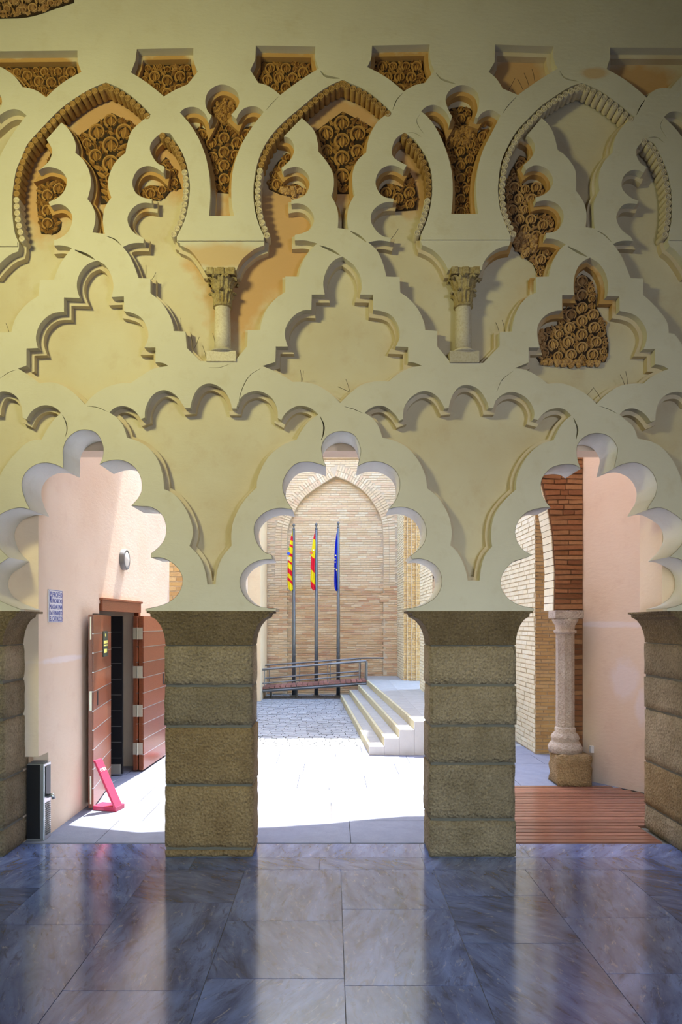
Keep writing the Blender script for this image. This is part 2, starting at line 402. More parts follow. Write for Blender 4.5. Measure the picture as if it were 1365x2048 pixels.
outer = np.concatenate([np.array([(-420., -120.), (-420., 1222.)])]+arch_open+[np.array([(1780., 1222.), (1780., -120.)])])

H01 = ("37,483c 30,467 25,432 24,405 27,372 33,339 44,313 54,290 66,275 90,249 121,218 154,194 187,175 212,165c 241,177 274,201 302,229c "
 "283,243 263,263 254,291 251,306c 233,322 222,341 216,368 223,395c 210,416 206,441 210,468c 185,465c 191,436 187,416 175,398c 182,366 177,338 165,318 151,306c 151,286 140,262 123,245c 93,279c 104,300 100,319 87,333 76,342c "
 "90,335 105,335 124,343 134,363 123,389 97,404c 101,412c 123,409 140,422 145,441 134,466 108,481c 108,491c 125,491 144,496c 132,511 119,531 108,559c 80,560c 77,592c 56,606 33,633 23,664c 0,665c -5,665c -5,692c -45,722c -45,541c -12,541c -3,530 18,511 36,503c 38,495c 38,485c")
H12 = ("529,474c 513,433 507,388 511,344 524,302 546,267 574,238 603,214 634,188 662,170 686,160c 703,167 728,178 757,199 783,224c "
 "759,240 742,266 735,289 733,305c 715,322 706,345 706,370 710,390c 700,408 695,430 697,459c 676,456c 677,430 673,412 663,392c 668,372 667,350 660,333 649,317 637,303c 636,286 629,262 616,247 604,236c 568,273c 581,278 589,296 585,313 575,326 563,336c 567,343c "
 "576,337 596,334 614,346 620,366 612,388 599,396 583,400c 583,408c 599,407 616,414 628,432 627,447 617,461 590,470c 590,481c 612,481 635,487c 621,500 605,526 598,553c 571,553c 571,584c 550,599 533,620 523,645 521,660c 496,660c 495,692c 470,722c 401,722c 374,696c 371,663c 348,662c 344,642 332,617 320,602 301,586c 301,557c 277,556c 267,528 258,510 246,494c "
 "263,487 287,486c 288,476c 269,466 257,449 256,432 268,414 284,406 304,407c 304,398c 284,394 270,383 265,363 275,341 293,332 312,336 327,347c 329,333c 315,326 304,310 300,295 306,281 324,265c 341,267c 356,290 368,313 376,341 380,375 376,415 369,442 354,473c 354,484c 360,486c 361,491c 381,501 396,519 409,541c 473,541c 482,522 495,509 510,498 528,491c 529,484c")
H23 = ("1022,472c 1010,445 1001,419 997,386 998,359 1004,322 1017,291 1034,262 1057,237 1083,212 1114,190 1142,173 1165,166c 1186,174 1213,189 1240,209 1270,234c "
 "1256,243 1236,266 1228,288 1226,305c 1210,322 1200,344 1198,364 1200,381c 1191,398 1188,414 1190,457c 1171,454c 1174,432 1171,412 1164,397 1152,381c 1153,360 1151,340 1142,324 1129,309 1116,300c 1111,278 1102,255 1084,236c 1054,271c 1066,280 1071,296 1065,313 1048,330c 1053,340c "
 "1070,331 1092,336 1105,352 1106,369 1093,386 1072,395c 1073,404c 1096,401 1118,410 1128,430 1122,452 1110,463 1093,466c 1092,477c 1113,479 1132,489c 1118,502 1105,527 1098,553c 1073,554c 1073,585c 1049,600 1032,628 1024,663c 1000,664c 1000,692c 967,726c 903,726c 875,693c 875,662c 851,660c 848,643 837,619 820,599 801,585c 800,554c 773,553c 766,526 755,502 737,485c "
 "759,481 781,484c 783,475c 764,471 749,456 742,440 746,422 764,407 787,404c 788,397c 766,392 754,376 752,359 762,339 779,331 795,333 808,341c 814,330c 801,324 786,312 785,295 793,277 810,265c 829,278c 845,300 856,319 863,343 865,370 864,396 856,436 842,470c 842,482c 845,490c 869,502 887,521 897,540c 964,540c 969,523 983,506 1001,495 1019,491c 1022,482c")
H34 = ("1292,277c 1309,287c 1325,317 1337,350 1344,386 1345,416 1343,447 1337,473c 1337,483c 1340,492c 1353,502 1367,520 1380,541c 1440,541c 1440,726c 1395,726c 1366,700c 1366,690c 1350,668c 1338,666c 1336,647 1327,631 1308,609 1287,590c 1287,557c 1262,556c 1253,533 1243,511 1227,488c "
 "1243,482 1267,482c 1262,473c 1243,458 1234,439 1236,425 1249,409 1275,408c 1278,401c 1261,394 1245,376 1247,355 1260,342 1276,340 1288,346c 1294,334c 1280,324 1273,304 1278,291c")
PL = ["-60,103c 155,101c 156,123 163,144c 125,166 92,195c 70,180 45,174c 25,149 -5,131 -60,112c",
 "274,98c 387,96c 388,122 396,143c 375,169c 352,179 328,193c 295,166 262,145c 271,122c",
 "512,91c 631,93c 631,117 638,137c 597,163 561,190c 537,172 517,166c 501,140c 511,119c",
 "745,91c 860,89c 861,118 869,141c 850,166c 829,171 808,183c 775,156 735,134c 743,117c",
 "991,89c 1108,93c 1108,116 1116,137c 1070,166 1037,190c 1006,177c 993,157 978,144c 990,124c",
 "1221,95c 1420,96c 1420,120c 1400,130c 1370,148 1342,177c 1315,178 1294,195c 1256,163 1214,138c 1221,116c"]
SPD = ["53,231c 26,267 0,313 -14,360 -18,430c -66,430c -66,240c -50,180 -28,172 -4,184 4,203 -2,222 -6,236c 0,230 13,222 29,218 44,223c",
 "424,231c 415,221 411,200 420,180 445,169 472,181 479,203 474,216 463,229c 473,238c 484,220 500,213 515,214 528,224c 515,240 504,255 486,284 473,315 466,341 463,372 464,407 469,432c 418,432c 421,394 420,361 417,338 411,311 398,278 382,251 360,225c 372,216 389,214 404,221 413,232 417,246c",
 "905,233c 896,216 892,197 902,179 926,170 951,180 959,199 957,218 951,234c 957,236c 966,225 983,220 1002,231c 983,268 966,302 957,335 953,364 953,392 957,428c 903,428c 906,392 905,352 899,321 889,291 876,262 858,236 843,223c 854,213 871,210 889,220 899,236 900,247c",
 "1329,234c 1342,224 1360,224 1378,237c 1384,225c 1372,200 1400,172 1430,180c 1430,430c 1388,430c 1388,350 1375,300 1365,275 1350,255c"]
TRE = ["195,521c 172,531 157,553 154,575 160,596c 128,595c 128,624c 103,628 81,647 72,673 76,696c 53,697c 53,731c 36,737c 60,752 79,767c 106,765 131,774 151,789 170,809c 189,789 214,774 239,767 262,766c 284,751 306,738 337,732c 326,726 311,725c 311,695c 289,695c 297,672 292,650 278,632 248,622c 248,593c 223,594c 227,570 221,547 209,529c",
 "686,513c 667,522 653,542 647,565 650,589c 624,589c 623,620c 603,622 581,639 570,664 576,693c 552,693c 551,724c 525,732c 555,745 586,764c 606,764 631,769 656,783 681,806c 700,787 723,770 751,763 778,763c 801,745 823,735 845,732c 831,726 817,724c 817,694c 792,693c 800,672 795,647 779,628 747,620c 747,589c 721,589c 724,570 719,547 706,528c",
 "1181,515c 1163,526 1152,545 1148,567 1149,590c 1125,590c 1125,621c 1104,624 1085,637 1075,659 1080,695c 1058,695c 1058,725c 1031,736c 1055,741 1077,753 1096,768c 1124,767 1152,776 1177,792 1194,808c 1216,787 1244,771 1288,767c 1308,751 1338,738c 1325,731 1311,729c 1311,698c 1288,698c 1295,672 1289,650 1272,631 1240,622c 1240,592c 1215,592c 1217,570 1211,545 1198,526c"]
PET = ["-14,817c -10,798 0,784 20,785 35,796 43,813 45,835c 53,839c 64,822 84,811 106,813 122,826c 105,843 83,879c 57,884 27,911 7,938 -2,956c -30,990 -45,1030 -50,1090c -85,1165c -103,1165c -140,1085c -180,975c -200,800c -60,775c -30,790 -20,817c",
 "219,825c 231,815 248,812 267,820 282,838c 290,835c 292,814 306,790 328,780 351,790 367,811 370,816c 381,815c 388,790 401,773 421,767 445,778 459,798 464,817c 473,817c 479,800 493,787 517,782 542,794 554,815 556,836c 563,840c 574,824 595,812 619,815 637,829c 616,845 602,864 594,879c 563,892 535,917 516,956 514,975c 486,1005 468,1040 463,1068 464,1091c 442,1120 434,1147 432,1169c 415,1169c 411,1144 401,1117 379,1092c 386,1063 377,1029 361,1002 346,987 328,978c 325,948 313,915 290,890 254,875c 246,851 233,834c",
 "730,826c 746,814 767,812 788,826 799,841c 807,838c 809,815 823,794 848,782 873,791 890,817c 898,816c 905,792 919,774 937,770 958,779 974,802 978,816c 987,816c 994,799 1012,786 1033,785 1057,799 1069,822 1068,838c 1076,840c 1093,823 1114,816 1130,819 1143,831c 1124,849 1108,880c 1077,892 1053,916 1036,950 1033,979c 1006,1005 989,1032 983,1066 985,1093c 968,1117 960,1161c 936,1161c 931,1138 917,1107 901,1091c 904,1061 897,1030 879,998 855,977c 848,942 827,907 802,887 765,875c 756,850 742,833c",
 "1240,829c 1252,819 1269,817 1288,826 1303,844c 1312,840c 1314,817 1323,798 1341,786 1365,785 1382,800c 1500,820c 1500,1160c 1450,1165c 1430,1165c 1425,1130 1402,1094c 1402,1050 1366,976c 1360,948 1343,916 1316,889 1276,877c 1268,855 1252,840c"]
holes = [smooth_path(t) for t in [H01, H12, H23, H34]+PL+SPD+TRE+PET]
def stroke(txt, wd):
    P = smooth_path(txt, closed=False); n = len(P); L = []; R = []
    for i in range(n):
        t = P[min(i+1, n-1)]-P[max(i-1, 0)]; t = t/np.linalg.norm(t); q = np.array([-t[1], t[0]])
        h = wd/2*(.25+.75*math.sin(math.pi*min(1, max(.0, i/(n-1)))))
        L.append(P[i]+q*h); R.append(P[i]-q*h)
    return np.array(L+R[::-1])
SEAMS = [("174,812 195,815 215,823", 1.3), ("125,830 132,845 134,860 130,875", 2.2), ("689,813 707,818 726,826", 1.3), ("641,833 648,850 647,868 643,880", 3),
 ("1199,812 1215,817 1235,827", 1.2), ("1148,836 1156,858 1153,878", 3.5), ("521,737 500,751 485,777 476,811", 1.6), ("1027,742 1005,760 994,784", 1), ("0,757 17,745 31,740", 1.4),
 ("150,500 172,509 190,519", 5), ("640,491 662,500 681,511", 5), ("1137,493 1155,503 1176,514", 5), ("213,472 230,479 243,491", 2.4), ("701,462 720,473 733,484", 4.5), ("1194,461 1210,470 1224,484", 2.5),
 ("641,141 652,152 680,157", 5), ("873,146 884,158 912,168", 4), ("1120,141 1131,156 1158,163", 3), ("558,193 545,206 532,221", 1.2), ("1034,193 1018,210 1006,227", 1.6), ("806,186 794,200 786,220", 1.8), ("1292,198 1281,215 1274,230", 2.2),
 ("841,228 834,240 840,256 849,268", 1), ("816,265 830,266 843,274", 1.3), ("1327,238 1322,252 1334,276", 1), ("1298,275 1315,275 1330,286", 1.5), ("462,727 440,735 418,735", 1)]
seams = [stroke(t, wd) for t, wd in SEAMS]
ledges = [inset(h, 8.0 if i > 3 else 7.0) for i, h in enumerate(holes)]

wall = thing('arcade_wall', 'cream plaster wall of interlaced lobed arches with carved ochre panels, on stone pillars', 'wall', loc=(0, 0, Z(1222)))
wall['kind'] = 'structure'
adopt(slab('plaster_face', [outer]+holes+seams, 0, .07, M['plaster']), wall)
adopt(slab('plaster_ledge', [outer]+ledges, .0705, .13, M['ledge']), wall)
body = adopt(slab('wall_core', [outer], .1305, .363, M['plaster_back']), wall)
body['label'] = 'plain recessed plaster behind the interlaced ribbons'
# whitened soffit lining of the three lobed openings
for P in arch_open:
    mb = MB(); vs = []; fs = []
    Q = np.array(P); c = Q.mean(0)
    for i in range(1, len(Q)-1):
        t = Q[min(i+1, len(Q)-1)]-Q[i-1]; t /= np.linalg.norm(t)
        nx, ny = t[1], -t[0]
        x, z = X(Q[i][0]), Z(Q[i][1]); k = len(vs)
        sgn = 1.2*S
        for yy in (.004, .366):
            vs.append((x+sgn*.0, yy, z)); 
    # walk outline: push slightly into the opening
    out = []
    for i in range(1, len(Q)-1):
        t = Q[min(i+1, len(Q)-1)]-Q[i-1]; t /= np.linalg.norm(t)
        out.append(Q[i]+np.array([-t[1], t[0]])*.7)
    if abs(area2(np.array(out))) > abs(area2(Q)):
        out = [Q[i+1]*2-out[i] for i in range(len(out))]
    vs = [(X(p[0]), yy, Z(p[1])) for p in out for yy in (.003, .367)]
    fs = [(2*i, 2*i+1, 2*i+3, 2*i+2) for i in range(len(out)-1)]
    mb.add(vs, fs)
    adopt(link('arch_soffit', mesh('arch_soffit', mb.v, mb.f), M['white']), wall)
# thin string courses over the columns
mb = MB()
for a, b, t, u in ((-120, 36, 486, 494), (355, 528, 475, 483), (843, 1021, 471, 481), (1338, 1440, 473, 482)):
    mb.box((X(a), -.012, Z(u)), (X(b), .002, Z(t)))
adopt(mb.build('string_course', M['plaster']), wall)

# ---- scroll rollers along the three pointed arches
def roller(r=6.3*S, L=.115, n=14):
    bm = MB()
    prof = []
    vs = []; fs = []
    rings = [(1.0, L), (1.0, .004), (.90, 0), (.72, 0), (.62, .012), (.48, .012), (.40, 0), (.24, .0), (.16, .014), (0.02, .014)]
    for rr, y in rings:
        for k in range(n):
            q = 2*math.pi*k/n; vs.append((rr*r*math.cos(q), y, rr*r*math.sin(q)))
    for i in range(len(rings)-1):
        for k in range(n): fs.append((i*n+k, (i+1)*n+k, (i+1)*n+(k+1) % n, i*n+(k+1) % n))
    return mesh('scroll_roll', vs, fs)
roll_old = roller(); roll_old.materials.append(M['carve_roll_old'])
roll_new = roller(); roll_new.name = 'scroll_roll_pale'; roll_new.materials.append(M['carve_roll_new'])
for me in (roll_old, roll_new):
    for p in me.polygons: p.use_smooth = True
bands = [("37,479 29,440 26,400 29,362 38,325 54,290 75,265 103,236 136,206 172,182 212,166", 395, 'L'), ("212,166 241,178 274,202 299,227", 999, 'R'), ("330,266 356,290 372,325 379,362 377,405 368,445 354,472", 340, 'R'),
 ("528,473 514,433 509,388 513,344 526,302 548,267 576,238 605,214 636,188 664,169 686,161", 338, 'L'), ("686,161 728,179 757,200 781,222", 999, 'R'), ("815,268 843,299 862,345 865,375 863,400 855,436 842,468", 393, 'R'),
 ("1021,471 1009,445 1001,419 998,386 1000,355 1006,322 1019,291 1036,262 1059,237 1085,212 1116,190 1144,174 1165,167", 0, 'L'), ("1165,167 1186,175 1213,190 1240,210 1266,233", 0, 'R'), ("1294,277 1312,292 1327,320 1338,352 1344,386 1345,416 1343,445 1338,471", 0, 'R')]
for txt, old_above, side in bands:
    P = smooth_path(txt, closed=False); 
    seg = np.r_[0, np.cumsum(np.linalg.norm(np.diff(P, axis=0), axis=1))]; n = int(round(seg[-1]/13.4))
    for k in range(n+1):
        s = seg[-1]*(k+.0)/n; x = np.interp(s, seg, P[:, 0]); y = np.interp(s, seg, P[:, 1])
        x2 = np.interp(min(s+2, seg[-1]), seg, P[:, 0]); y2 = np.interp(min(s+2, seg[-1]), seg, P[:, 1])
        x1 = np.interp(max(s-2, 0), seg, P[:, 0]); y1 = np.interp(max(s-2, 0), seg, P[:, 1])
        t = np.array([x2-x1, y2-y1]); t /= np.linalg.norm(t)
        q = np.array([-t[1], t[0]])*7.0            # to the inner side of the band
        me = roll_old if y < old_above else roll_new
        o = bpy.data.objects.new('scroll_roll', me); COL.objects.link(o)
        o.location = (X(x+q[0]), -.004, Z(y+q[1])); o.rotation_euler = (0, random.uniform(0, 6), 0)
        adopt(o, wall)
        if me is roll_new: o['label'] = 'pale restored scroll roll'

# ---- carved arabesque panels
def ring_motif(mb, cx, cy, r, rot, y):
    "C-shaped scroll around a split bud"
    n = max(10, int(r*1.1)); w = min(3.6, r*.20)
    prof = [(-w, 0), (-w*.5, -.012), (w*.5, -.012), (w, 0)]
    vs = []; a0 = rot+.35; a1 = rot+2*math.pi-.35
    for i in range(n+1):
        a = a0+(a1-a0)*i/n; rr0 = r*(1-.16*(i/n))
        for dr, dy in prof:
            rr = rr0-w+dr*(1-.5*(i/n)); vs.append((X(cx+rr*math.cos(a)), y+dy, Z(cy+rr*math.sin(a))))
    m = len(prof); fs = [(i*m+k, (i+1)*m+k, (i+1)*m+k+1, i*m+k+1) for i in range(n) for k in range(m-1)]
    mb.add(vs, fs)
    leaf(mb, cx, cy+r*.05, r*.40, r*.68, rot+math.pi, y, .018)
    for s in (-1, 1):
        leaf(mb, cx+s*r*.42*math.cos(rot+math.pi/2), cy+s*r*.42*math.sin(rot+math.pi/2), r*.11, r*.36, rot+math.pi+s*.35, y, .010)
def leaf(mb, cx, cy, w, l, ang, y, h=.012):
    "pointed leaf with a slit down its middle"
    ca, sa = math.cos(ang), math.sin(ang)
    prof = [(-1, 0), (-.55, .75), (0, 1), (.5, .72), (1, 0)]
    vs = []
    for t, ww in prof:
        for s, d in ((-1, 0), (-.5, -h), (0, -h*.35), (.5, -h), (1, 0)):
            u, v = t*l, s*w*ww
            vs.append((X(cx+u*ca-v*sa), y+d*(.35+.65*ww), Z(cy+u*sa+v*ca)))
    fs = [(i*5+k, (i+1)*5+k, (i+1)*5+k+1, i*5+k+1) for i in range(4) for k in range(4)]
    mb.add(vs, fs)
def vine(mb, p, q, y, w=1.3, bend=.25):
    p = np.array(p); q = np.array(q); d = q-p; nrm = np.array([-d[1], d[0]])*bend
    vs = []; n = 6
    for i in range(n+1):
        t = i/n; c = p+d*t+nrm*math.sin(math.pi*t); tt = d+nrm*math.pi*math.cos(math.pi*t); tt = tt/(np.linalg.norm(tt)+1e-9); s = np.array([-tt[1], tt[0]])
        for k, dy in ((-1, 0), (0, -.011), (1, 0)):
            e = c+s*k*w; vs.append((X(e[0]), y+dy, Z(e[1])))
    mb.add(vs, [(i*3+k, (i+1)*3+k, (i+1)*3+k+1, i*3+k+1) for i in range(n) for k in range(2)])
def carve(outline, axis, big, y=.118, mat='carve', clip=None):
    P = densify(outline, 4)
    rng = np.random.RandomState(int(abs(axis*7+big)) % 9999)
    lo, hi = P.min(0), P.max(0); sym = axis is not None and lo[0] < axis < hi[0]
    cand = rng.uniform(lo, hi, (2200, 2)); cand = np.array([c for c in cand if inside(P, c)])
    if len(cand) == 0: return
    dist = seg_dist(cand, P); taken = []; mb = MB()
    sizes = [big, big*.82, big*.62, big*.42, big*.3, big*.22, big*.16]
    for r in sizes:
        order = rng.permutation(len(cand))
        if r == big: order = np.argsort(-dist)
        for i in order:
            c, d = cand[i], dist[i]
            if d < r*.85: continue
            if sym and abs(c[0]-axis) < r*.9: c = np.array([axis, c[1]])
            if all(np.hypot(*(c-t[:2])) > (r+t[2])*.93 for t in taken):
                taken.append((c[0], c[1], r))
                if sym and abs(c[0]-axis) >= r*.9:
                    m = np.array([2*axis-c[0], c[1]])
                    if inside(P, m) and seg_dist([m], P)[0] > r*.7 and all(np.hypot(*(m-t[:2])) > (r+t[2])*.9 for t in taken): taken.append((m[0], m[1], r))
    for (cx, cy, r) in taken:
        if r > big*.55 and r > 6:
            if cx < (axis or 1e9)-1: rot = math.pi/2-.2
            elif cx > axis+1: rot = math.pi/2+.2
            else: rot = math.pi/2
            ring_motif(mb, cx, cy, r, rot, y)
        else:
            s = 1 if cx > (axis or 0) else -1
            leaf(mb, cx, cy, r*.62, r*1.45, -math.pi/2+s*rng.uniform(.3, 1.3), y)
    T = np.array(taken); pts_ = []
    for i in rng.permutation(len(cand)):
        c = cand[i]
        if dist[i] < 2.5 or (np.hypot(T[:, 0]-c[0], T[:, 1]-c[1])-T[:, 2] < .5).any(): continue
        if pts_ and (np.hypot(*(np.array(pts_)-c).T) < 5.0).any(): continue
        pts_.append(c); sg = 1 if c[0] > (axis or 0) else -1
        leaf(mb, c[0], c[1], rng.uniform(1.8, 2.8), rng.uniform(4.5, 7), -math.pi/2+sg*rng.uniform(-.2, 1.7), y, .014)
    for i in range(len(T)):
        dd = np.hypot(T[:, 0]-T[i, 0], T[:, 1]-T[i, 1]); dd[i] = 1e9
        for j in np.argsort(dd)[:3]:
            a, b = T[i], T[j]; u = (b[:2]-a[:2])/(dd[j]+1e-9)
            vine(mb, a[:2]+u*a[2]*.9, b[:2]-u*b[2]*.9, y, 1.2, .5 if (i+j) % 2 else -.5)
    return mb
def panel(txt, axis, big, mat='carve', y=.118, shrink=0):
    P = smooth_path(txt)
    if shrink: P = inset(P, shrink)
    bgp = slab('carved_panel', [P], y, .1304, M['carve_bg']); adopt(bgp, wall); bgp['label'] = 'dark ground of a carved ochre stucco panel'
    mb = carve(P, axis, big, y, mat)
    me = mesh('arabesque_relief', mb.v, mb.f)
    o = link('arabesque_relief', me, M[mat], None, 'stuff', smooth=False)
    o.parent = bgp; bgp_off = Matrix.Translation(-wall.location)
    o['label'] = 'raised scrolls and buds'
    # frame: thin rim round the panel
    return bgp
for t, ax, big in ((PL[0], 92, 13), (PL[1], 329, 14), (PL[2], 571, 13), (PL[3], 803, 13)): panel(t, ax, big, shrink=9)
KITE1 = "212,165c 302,229c 283,243 263,263 254,291 251,306c 233,322 222,341 216,368 223,395c 191,395c 175,398c 182,366 177,338 165,318 151,306c 151,286 140,262 123,245c 160,212c"
KITE2 = "686,180c 760,228c 759,240 742,266 735,289 733,305c 715,322 706,345 706,374c 668,374c 667,350 660,333 649,317 637,303c 636,286 629,262 616,247 604,236c 640,210c"
panel("214,198 295,240c 283,243 263,263 254,291 251,306c 233,322 222,341 216,368 218,393c 186,395c 187,366 182,338 170,318 156,306c 156,286 146,268 135,252c".replace('214,198', '214,198c'), 213, 20, shrink=5)
panel("686,196c 772,236c 759,240 742,266 735,289 733,305c 715,322 706,345 703,372c 672,372c 667,350 660,333 649,317 637,303c 636,286 629,262 616,247c".replace('686,196c 772,236c','686,196c 765,238c'), 686, 19, shrink=4)
panel("90,281c 100,296 99,315 87,333 80,345c 90,340 105,338 122,346 130,364 121,387 97,404c 104,416c 112,425 108,445 92,453c 68,452c 60,400 60,360 75,315c", 84, 14, shrink=2)
panel("570,285c 583,290 587,305 575,326 563,338c 572,352c 590,348 600,352 612,366c 560,371c 535,360c 540,330 552,305c", 566, 13, shrink=1)
panel("325,292c 345,325 357,358c 335,362c 322,378c 283,392c 272,380 275,362 290,352 312,352 330,352c 334,340c 315,326 308,312c", 318, 13, shrink=1)
panel("806,300c 830,335 840,370 838,402c 792,405c 787,398c 766,392 760,376 762,362 775,348 795,350 812,356c 818,338c 800,322 796,312c", 800, 14, shrink=1)
panel("445,188c 470,195 474,205 472,216 463,229c 473,246c 490,232 510,232c 519,237c 486,284 473,315 466,341 464,370c 430,366c 424,361 417,338 411,311 398,278 382,251c 392,232 408,238 419,252c 426,231c 416,221 420,195c", 445, 14, shrink=1)
panel("926,190c 948,195 953,205 951,216 949,234c 960,246c 975,236 990,240c 983,268 966,302 957,335 953,364 951,392 952,424c 908,424c 909,392 908,352 902,321 892,291 879,262 862,240c 875,230 890,240 903,254c 909,233c 900,216 904,195c", 928, 12, shrink=1)
panel("1048,290c 1062,296 1063,312 1046,334c 1056,350c 1080,345 1096,352 1100,370 1090,384 1070,398c 1078,412c 1100,408 1118,418 1122,436 1112,458 1090,466c 1090,484c 1110,486 1120,492c 1105,527 1096,551c 1088,545c 1075,512c 1045,490c 1020,450 1015,400 1020,350 1030,320c", 1060, 13, 'carve_tan', shrink=1)
panel("1175,532c 1195,545 1205,575 1204,598c 1222,632 1228,660 1231,690 1224,714c 1090,716c 1079,695 1077,668 1092,648 1125,636c 1127,604c 1152,600c 1152,565 1158,545c", 1176, 14, 'carve_tan', shrink=1)
panel("-60,-40c 148,-40c 148,6c 120,15 60,34 0,38 -60,40c", 30, 14, 'carve_tan', y=-.012)
# ---- crumbled old render around a few joins
def crumbs(cx, cy, rx, ry, n, seed):
    rng = np.random.RandomState(seed); mb = MB()
    for _ in range(n):
        a = rng.uniform(0, 6.28); q = math.sqrt(rng.uniform()); x = X(cx+rx*q*math.cos(a)); z = Z(cy+ry*q*math.sin(a)); r = rng.uniform(.008, .028)
        vs = []; k = 6
        for ph, rr, yy in ((0, 1, .112), (.4, .8, .10), (.9, .35, .09)):
            for i in range(k): b = 2*math.pi*(i+ph)/k; vs.append((x+r*rr*math.cos(b)*rng.uniform(.7, 1.2), yy+rng.uniform(-.004, .004), z+r*rr*math.sin(b)))
        fs = [(j*k+i, j*k+(i+1) % k, (j+1)*k+(i+1) % k, (j+1)*k+i) for j in range(2) for i in range(k)]+[tuple(2*k+i for i in range(k))]
        mb.add(vs, fs)
    return mb
for (cx, cy, rx, ry, n, mt) in ((445, 205, 22, 26, 70, 'carve'), (925, 250, 28, 18, 80, 'carve'), (1062, 470, 26, 22, 60, 'carve_tan'), (585, 365, 30, 6, 30, 'carve_tan'), (1160, 716, 68, 5, 60, 'carve_tan'), (1086, 668, 12, 22, 40, 'carve_tan'), (960, 225, 20, 10, 30, 'carve')):
    o = crumbs(cx, cy, rx, ry, n, n).build('broken_stucco', M[mt], kind='stuff'); adopt(o, wall); o['label'] = 'crumbled broken patch of old stucco'

# ================================================================ STONE PILLARS
def pillar(label, x0, x1, xc0, xc1, joints, depth, seed, warm):
    t = thing('stone_pillar', label, 'pillar', 'stone pillars carrying the arcade', loc=((x0+x1)/2, depth/2, 0))
    zt = [Z(j) for j in joints]
    for i in range(len(zt)-1):
        rng = np.random.RandomState(seed+i)
        mt = M['stone_warm'] if i in warm else M['stone']
        dx = rng.uniform(-.005, .005)
        b = rough_block('stone_block', (x0+dx, 0+rng.uniform(-.004, .004), zt[i+1]+.005), (x1+dx+rng.uniform(-.004, .004), depth, zt[i]-.005), mt, None, .0035, .055, seed+i)
        adopt(b, t)
    # mortar core
    adopt(MB().box((x0+.015, .012, 0), (x1-.015, depth-.012, Z(1290)-.002)).build('mortar_core', M['joint']), t)
    # cavetto capital
    z0, z1 = Z(1290), Z(1222)
    prof = [(0, 0), (.02, .16), (.10, .36), (.24, .56), (.48, .74), (.80, .84), (.80, .90), (.84, .93), (1, .94), (1, 1)]
    oL = x0-xc0; oR = xc1-x1; outl = []
    for a, b in prof: outl.append((x1+oR*a-.01, z0+(z1-z0)*b))
    for a, b in reversed(prof): outl.append((x0-oL*a+.01, z0+(z1-z0)*b))
    c = slab('cavetto_capital', [densify(np.array(outl), .03)], .0, depth, M['stone_top'], conv=1); adopt(c, t)
    return t
pillar('grey-brown ashlar stone pillar left of the central opening, pitted ochre lower blocks', X(328.5), X(507), X(291), X(548), [1290, 1372, 1453, 1571, 1698, 1716], .36, 11, (2, 3, 4))
pillar('brown ashlar stone pillar between central opening and timber deck', X(859), X(1034.5), X(815), X(1069), [1290, 1371, 1452, 1528, 1640, 1716], .36, 31, ())
pillar('rough stone pier at the left edge beside the tile plaque', X(-190), X(8), X(-230), X(41), [1290, 1365, 1440, 1560, 1660, 1716], .45, 51, ())
pillar('rough stone pier at the right edge beyond the timber deck', X(1379), X(1560), X(1340), X(1600), [1290, 1365, 1440, 1560, 1660, 1716], .80, 71, (3,))

# ================================================================ COLUMNS IN THE NICHES
def niche_column(cx, label, top, capb, base, plt, plb, phase):
    yc = .052; t = thing('niche_column', label, 'column', 'small marble columns in the wall niches', loc=(X(cx), yc, Z(plb)))
    r = 16.5*S
    # plinth
    adopt(MB().box((X(cx-30), -.016, Z(plb)), (X(cx+29), .128, Z(plt))).build('plinth', M['marble_old'], bevel=.004), t)
    hb = Z(base)-Z(plt); R = r
    adopt(MB().lathe((X(cx), yc, Z(plt)), [(R*1.55, 0), (R*1.6, hb*.2), (R*1.5, hb*.45), (R*1.2, hb*.55), (R*1.3, hb*.75), (R*1.2, hb), (R*.98, hb*1.05)], 28).build('base', M['marble_old'], smooth=True), t)
    hs = Z(capb)-Z(base)
    adopt(MB().lathe((X(cx), yc, Z(base)), [(R*1.02, 0), (R*1.0, hs*.4), (R*.94, hs*.97), (R*1.0, hs)], 28).build('shaft', M['marble_old'], smooth=True), t)
    hc = Z(top)-Z(capb)
    mb = MB().lathe((X(cx), yc, Z(capb)), [(R*1.0, -.004), (R*1.18, .004), (R*1.18, .02), (R*1.0, .028), (R*1.0, hc*.3), (R*1.15, hc*.6), (R*1.3, hc*.8), (R*1.2, hc*.84)], 24)
    # two tiers of curling leaves
    for tier, (zz, hl, rr, cnt) in enumerate(((.02, hc*.36, 1.05, 8), (hc*.33, hc*.46, 1.08, 8))):
        for k in range(cnt):
            a = 2*math.pi*(k+.5*tier+phase)/cnt; ca, sa = math.cos(a), math.sin(a)
            pr = [(0, 0, .30), (.30, .02, .52), (.6, .10, .58), (.85, .28, .52), (1.0, .55, .40), (.92, .66, .22), (.82, .62, .08)]
            vs = []
            for (tz, o_, wd) in pr:
                rad = R*(rr+o_*(1.45 if tier else .95)); 
                for s, d in ((-1, -.22), (-.5, .05), (0, -.10), (.5, .05), (1, -.22)):
                    rd = rad+R*d; w_ = s*wd*R*(1.25 if tier else .95)
                    vs.append((X(cx)+rd*ca-w_*sa, yc+rd*sa+w_*ca, Z(capb)+zz+hl*tz))
            mb.add(vs, [(i*5+j, (i+1)*5+j, (i+1)*5+j+1, i*5+j+1) for i in range(len(pr)-1) for j in range(4)])
    za = Z(capb)+hc*.82
    mb.box((X(cx)-R*1.72, yc-R*1.5, za), (X(cx)+R*1.72, .128, Z(top)-.002))
    for k in (-1, 0, 1): mb.box((X(cx)+k*R*1.30-R*.38, yc-R*1.62, za-.004), (X(cx)+k*R*1.30+R*.38, yc-R*1.4, Z(top)-.001))
    adopt(mb.build('leaf_capital', M['capital']), t)
    return t
